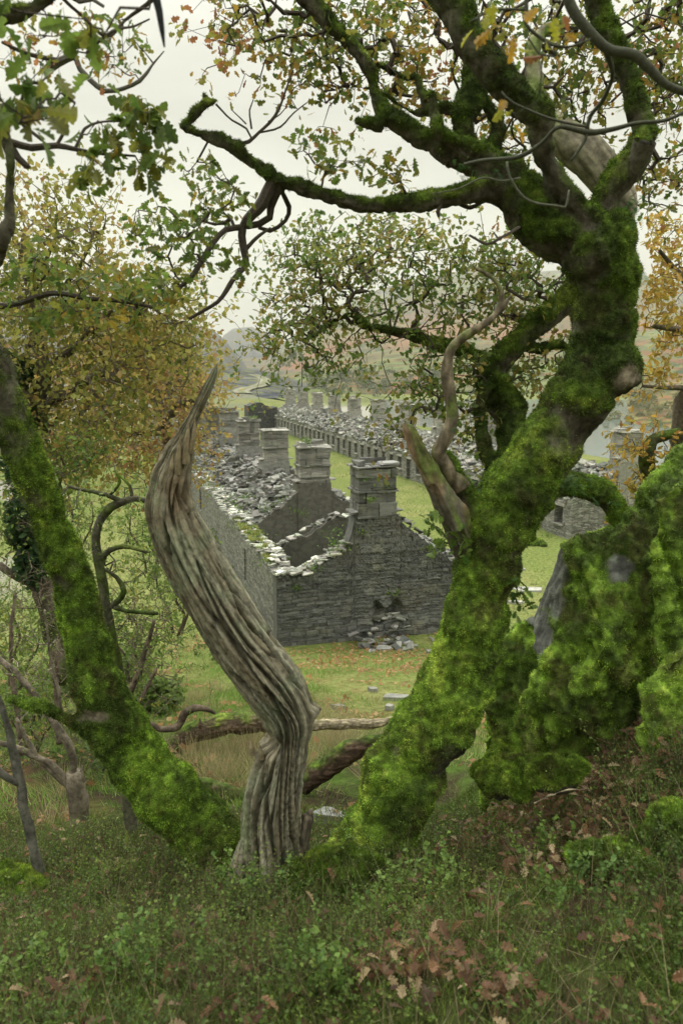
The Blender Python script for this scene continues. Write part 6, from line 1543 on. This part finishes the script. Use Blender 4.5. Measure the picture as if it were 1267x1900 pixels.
def bilberry():
    rg = np.random.default_rng(8); st = MB(); lf = MB()
    n = 17000; x, y = rand_ground(n, 1.4, 5.8, .9, rg, .85)
    P = np.stack([x, y, 0 * x], 1); d = fbm(P, 1.1, 3, 17) + .15
    k = rg.random(n) < sm(-.4, .2, d); x, y = x[k], y[k]; n = len(x)
    base = np.stack([x, y, ground_z(x, y) - .01], 1)
    H = rg.uniform(.07, .22, n) * (1 + .6 * (rg.random(n) > .88)) * (.7 + .6 * sm(-.2, .4, pn(np.stack([x, y, 0 * x], 1), 2.1, 5)))
    lean = nrm(np.stack([rg.normal(size=n) * .35, rg.normal(size=n) * .35, np.ones(n)], 1))
    tips = []
    segs = 5; cur = base.copy(); dirv = lean.copy(); prevp = cur
    nodes = []
    for s in range(segs):
        nxt = cur + dirv * (H / segs)[:, None]
        nodes.append((cur.copy(), nxt.copy(), s)); cur = nxt
        dirv = nrm(dirv + rg.normal(size=(n, 3)) * .22)
        # side twigs
        sd = nrm(dirv + rg.normal(size=(n, 3)) * .7); e2 = cur + sd * (H * .3)[:, None]
        nodes.append((cur.copy(), e2, s)); tips.append((cur.copy(), e2, sd, s))
    for a, b, s in nodes:
        w = .0013 * (1 - s * .12); dd = nrm(b - a); c = nrm(np.cross(dd, np.array([.2, 1, .1])))
        c2 = np.cross(dd, c); m = len(a)
        V = np.stack([a + c * w, a - c * w * .5 + c2 * w, a - c * w * .5 - c2 * w, b + c * w * .6, b - c * w * .3 + c2 * w * .6, b - c * w * .3 - c2 * w * .6], 1).reshape(-1, 3)
        f = np.array([[0, 1, 4, 3], [1, 2, 5, 4], [2, 0, 3, 5]]); Fq = (f[None] + (np.arange(m) * 6)[:, None, None]).reshape(-1, 4)
        cc = np.where(rg.random((m, 1)) < .5, np.array([.07, .10, .03]), np.array([.10, .06, .04])) * rg.uniform(.6, 1.4, (m, 1))
        st.add(V, Fq, np.repeat(cc, 6, axis=0))
    tag(st.build('bilberry_stems', M_TWIG), 'wiry dark bilberry stems on the near bank', kind='stuff')
    pal = ([[.07, .13, .025], [.13, .21, .04], [.22, .30, .06], [.34, .34, .08], [.22, .10, .05]], [4, 5, 3, 1, .5])
    leafy = rg.random(n) < .35 + .4 * sm(-.2, .3, fbm(np.stack([x, y, 0 * x], 1), 1.9, 2, 44))
    for a, b, sd, s in tips:
        for f_ in (.25, .55, .85, 1.05):
            k = leafy & (rg.random(n) < .75)
            leaves(lf, (a + (b - a) * f_)[k] + rg.normal(size=(k.sum(), 3)) * .004, sd[k], .015, pal, 0, 0, .6, rg, wide=1.9)
    tag(lf.build('bilberry_leaves', M_LEAF), 'small oval bilberry leaves on the near bank', kind='stuff')
    # a few lighter shoots that stand out in front
    for i, (px, py, Y, lab) in enumerate([(480, 1640, 3.6, 'fresh pale green shoots in front of the foot of the snag'), (800, 1590, 3.6, 'blue green leafy shoots just right of the oak foot'), (730, 1690, 3.3, 'small leafy sprig standing right of the mossy stump'),
                                          (250, 1820, 2.6, 'blurred leafy clump at the bottom left'), (1010, 1480, 3.8, 'leafy sprig among brown leaves in the middle of the bank'), (600, 1830, 2.5, 'blurred leafy sprig at the bottom centre'),
                                          (1090, 1650, 3.0, 'leafy sprig left of the vivid moss patch'), (60, 1830, 2.7, 'blurred dark leafy clump in the bottom left corner')]):
        c = W(px, py, Y); g0 = ground_z(c[0], c[1])[0]; c[2] = g0; e = MB(); l2 = MB(); r2 = np.random.default_rng(60 + i)
        for _ in range(16):
            b = c + r2.normal(size=3) * np.array([.09, .07, 0]); h = r2.uniform(.14, .30); q = b + np.array([r2.normal() * .05, r2.normal() * .05, h])
            pth = np.stack([b, (b + q) / 2 + r2.normal(size=3) * .015, q]); V, fs, _ = tube_arrays(pth, np.array([.0016, .0013, .0008]), 4, cap=False); e.add(V, fs, [.10, .12, .04])
            t = r2.random((20, 1)); p = b + (q - b) * (.25 + .8 * t); leaves(l2, p, r2.normal(size=(20, 3)) + [0, 0, .5], .024, ([[.12, .22, .05], [.20, .31, .07], [.30, .37, .09]], [3, 3, 1]), 0, 0, .6, r2, wide=1.9)
        root = empty('leafy_shoots', c, lab, 'plant', 'leafy shoots on the near bank'); e.build('stem', M_TWIG, root)['kind'] = 'stuff'; l2.build('leaves', M_LEAF, root)
bilberry()
def litter():
    rg = np.random.default_rng(12); mb = MB()
    pal = ([[.44, .31, .19], [.32, .18, .10], [.20, .11, .065], [.54, .41, .25], [.12, .075, .05]], [3, 2.5, 3, 1.5, 2.6])
    # near bank: drifts of lobed oak leaves
    n = 27000; x, y = rand_ground(n, 1.4, 6, .9, rg, .9); P = np.stack([x, y, 0 * x], 1)
    d = .7 * fbm(P, 1.7, 3, 23) + .55 * sm(.3, 1.1, x) * sm(3.0, 4.0, y) * (1 - sm(4.8, 5.5, y)) + .6 * np.exp(-((x - .22) / .42) ** 2 - ((y - 2.62) / .22) ** 2) - .1
    k = rg.random(n) < sm(.10, .5, d) * .9 + .05; x, y = x[k], y[k]
    P = np.stack([x, y, ground_z(x, y) + rg.uniform(.02, .11, len(x))], 1)
    leaves(mb, P, nrm(rg.normal(size=P.shape) * np.array([1, 1, .3])), .062, pal, 2, 0, .68, rg, curl=.3, wide=1.1)
    tag(mb.build('fallen_leaves', M_LEAF), 'crisp brown and tan oak leaves lying over the near bank', kind='stuff')
    # yard side
    mb = MB(); n = 20000; x, y = rand_ground(n, 6, 26, .3, rg, .7); P = np.stack([x, y, 0 * x], 1)
    b = fbm(P, .5, 3, 6) + .45 * np.exp(-((x - 1.5) / 3) ** 2 - ((y - 21) / 3.2) ** 2); k = (rg.random(n) < sm(0, .45, b)) & ~in_rows(x, y, .05); x, y = x[k], y[k]
    P = np.stack([x, y, ground_z(x, y) + rg.uniform(.02, .06, len(x))], 1)
    leaves(mb, P, nrm(rg.normal(size=P.shape) * np.array([1, 1, .2])), .10, ([[.48, .32, .16], [.40, .22, .10], [.30, .16, .08]], [3, 3, 1]), 0, 0, .7, rg, wide=1.8)
    tag(mb.build('leaf_litter', M_LEAF), 'brown leaf litter scattered over the grass before the ruins', kind='stuff')
litter()
def bushes():
    """nettle and bramble growing on and along the walls"""
    rg = np.random.default_rng(31)
    mb = MB()
    pal = ([[.08, .16, .03], [.14, .22, .04], [.24, .26, .07]], [3, 3, 1])
    def put(s, t, z, r, n, zoff=0, org=org1, pl=pal, sz=.09):
        c = local_to_world(org, np.array([[s, t, z]]), zoff)[0]
        leaves(mb, c + rg.normal(size=(n, 3)) * np.array([r, r, r * .45]), rg.normal(size=(n, 3)), sz, pl, 0, 0, .4, rg, wide=1.6)
    for (s, t, z, r, n) in [(2.2, .25, 3.2, .22, 160), (2.75, -.05, 3.7, .12, 50), (1.2, 0, 2.6, .14, 60), (.6, -.05, 2.0, .1, 50), (3.6, .0, 5.1, .16, 60), (3.0, -.5, 4.8, .1, 40), (3.5, .3, 5.55, .25, 160), (5.2, -.1, 3.0, .2, 90), (3.9, -.15, 1.6, .15, 60)]:
        put(s, t, z, r, n)
    for t in np.arange(1.5, 80, 1.5):
        put(rg.uniform(0, .7), t, 2.5, .22, 60); 
        if rg.random() < .6: put(rg.uniform(1, 5.6), t, 3.0, .25, 60)
        put(17.85 - 17.85 + rg.uniform(0, .6), t, 2.15, .2, 50, -.1, org2)
        if rg.random() < .6: put(rg.uniform(1, 5.6), t, 3.0, .25, 60, -.1, org2)
        put(-.4, t, .25, .3, 90); put(-.35, t, .2, .3, 60, -.1, org2)
    for k in range(11): put(3.3 + rg.uniform(-.5, .5), 8 * k + .1, 4.3 + rg.uniform(0, 1.6), .15, 70); put(3.3 + rg.uniform(-.5, .5), 8 * k, 4.2 + rg.uniform(0, 1.6), .15, 60, -.1, org2)
    tag(mb.build('wall_weeds', M_LEAF), 'weeds, ferns and nettles rooted in the ruined walls', kind='stuff')
    # yellow moss and grass on the broad wall top
    mb = MB()
    for (t0, t1, n) in ((1.6, 4.2, 9000), (5, 9.5, 9000)):
        s = rg.uniform(.05, .72, n); t = rg.uniform(t0, t1, n); P = local_to_world(org1, np.stack([s, t, np.full(n, 2.42) + rg.uniform(0, .05, n)], 1), 0)
        k = rg.random(n) < sm(-.1, .2, fbm(P, 1.2, 2, 3)); P = P[k]
        blades(mb, P, nrm(np.array([0, 0, 1.0]) + 0 * P), .10, .35, np.where(rg.random((len(P), 1)) < .6, np.array([.42, .42, .16]), np.array([.25, .32, .07])) * rg.uniform(.7, 1.2, (len(P), 1)), rg, .6)
    tag(mb.build('wall_top_moss', M_GRASS), 'yellow moss and grass on the broad wall top of the nearer terrace', kind='stuff')
bushes()
# ---------------------------------------------------------------- the damp air of the valley
def haze():
    m, t, N, L = newmat('haze')
    o = N('ShaderNodeOutputMaterial'); v = N('ShaderNodeVolumePrincipled')
    v.inputs['Color'].default_value = (.95, .96, .93, 1); v.inputs['Density'].default_value = HAZE
    v.inputs['Anisotropy'].default_value = 0.2
    L(v.outputs[0], o.inputs['Volume'])
    mb = MB()
    x, y0, y1, z0, z1 = 5000, -4600, 5000, -60, 900
    V = [[a, b, c] for c in (z0, z1) for b in (y0, y1) for a in (-x, x)]
    mb.add(V, np.array([[0, 2, 3, 1], [4, 5, 7, 6], [0, 1, 5, 4], [2, 6, 7, 3], [0, 4, 6, 2], [1, 3, 7, 5]]))
    tag(mb.build('haze', m), 'thin damp haze filling the valley', kind='stuff')
HAZE = 0.00020
haze()
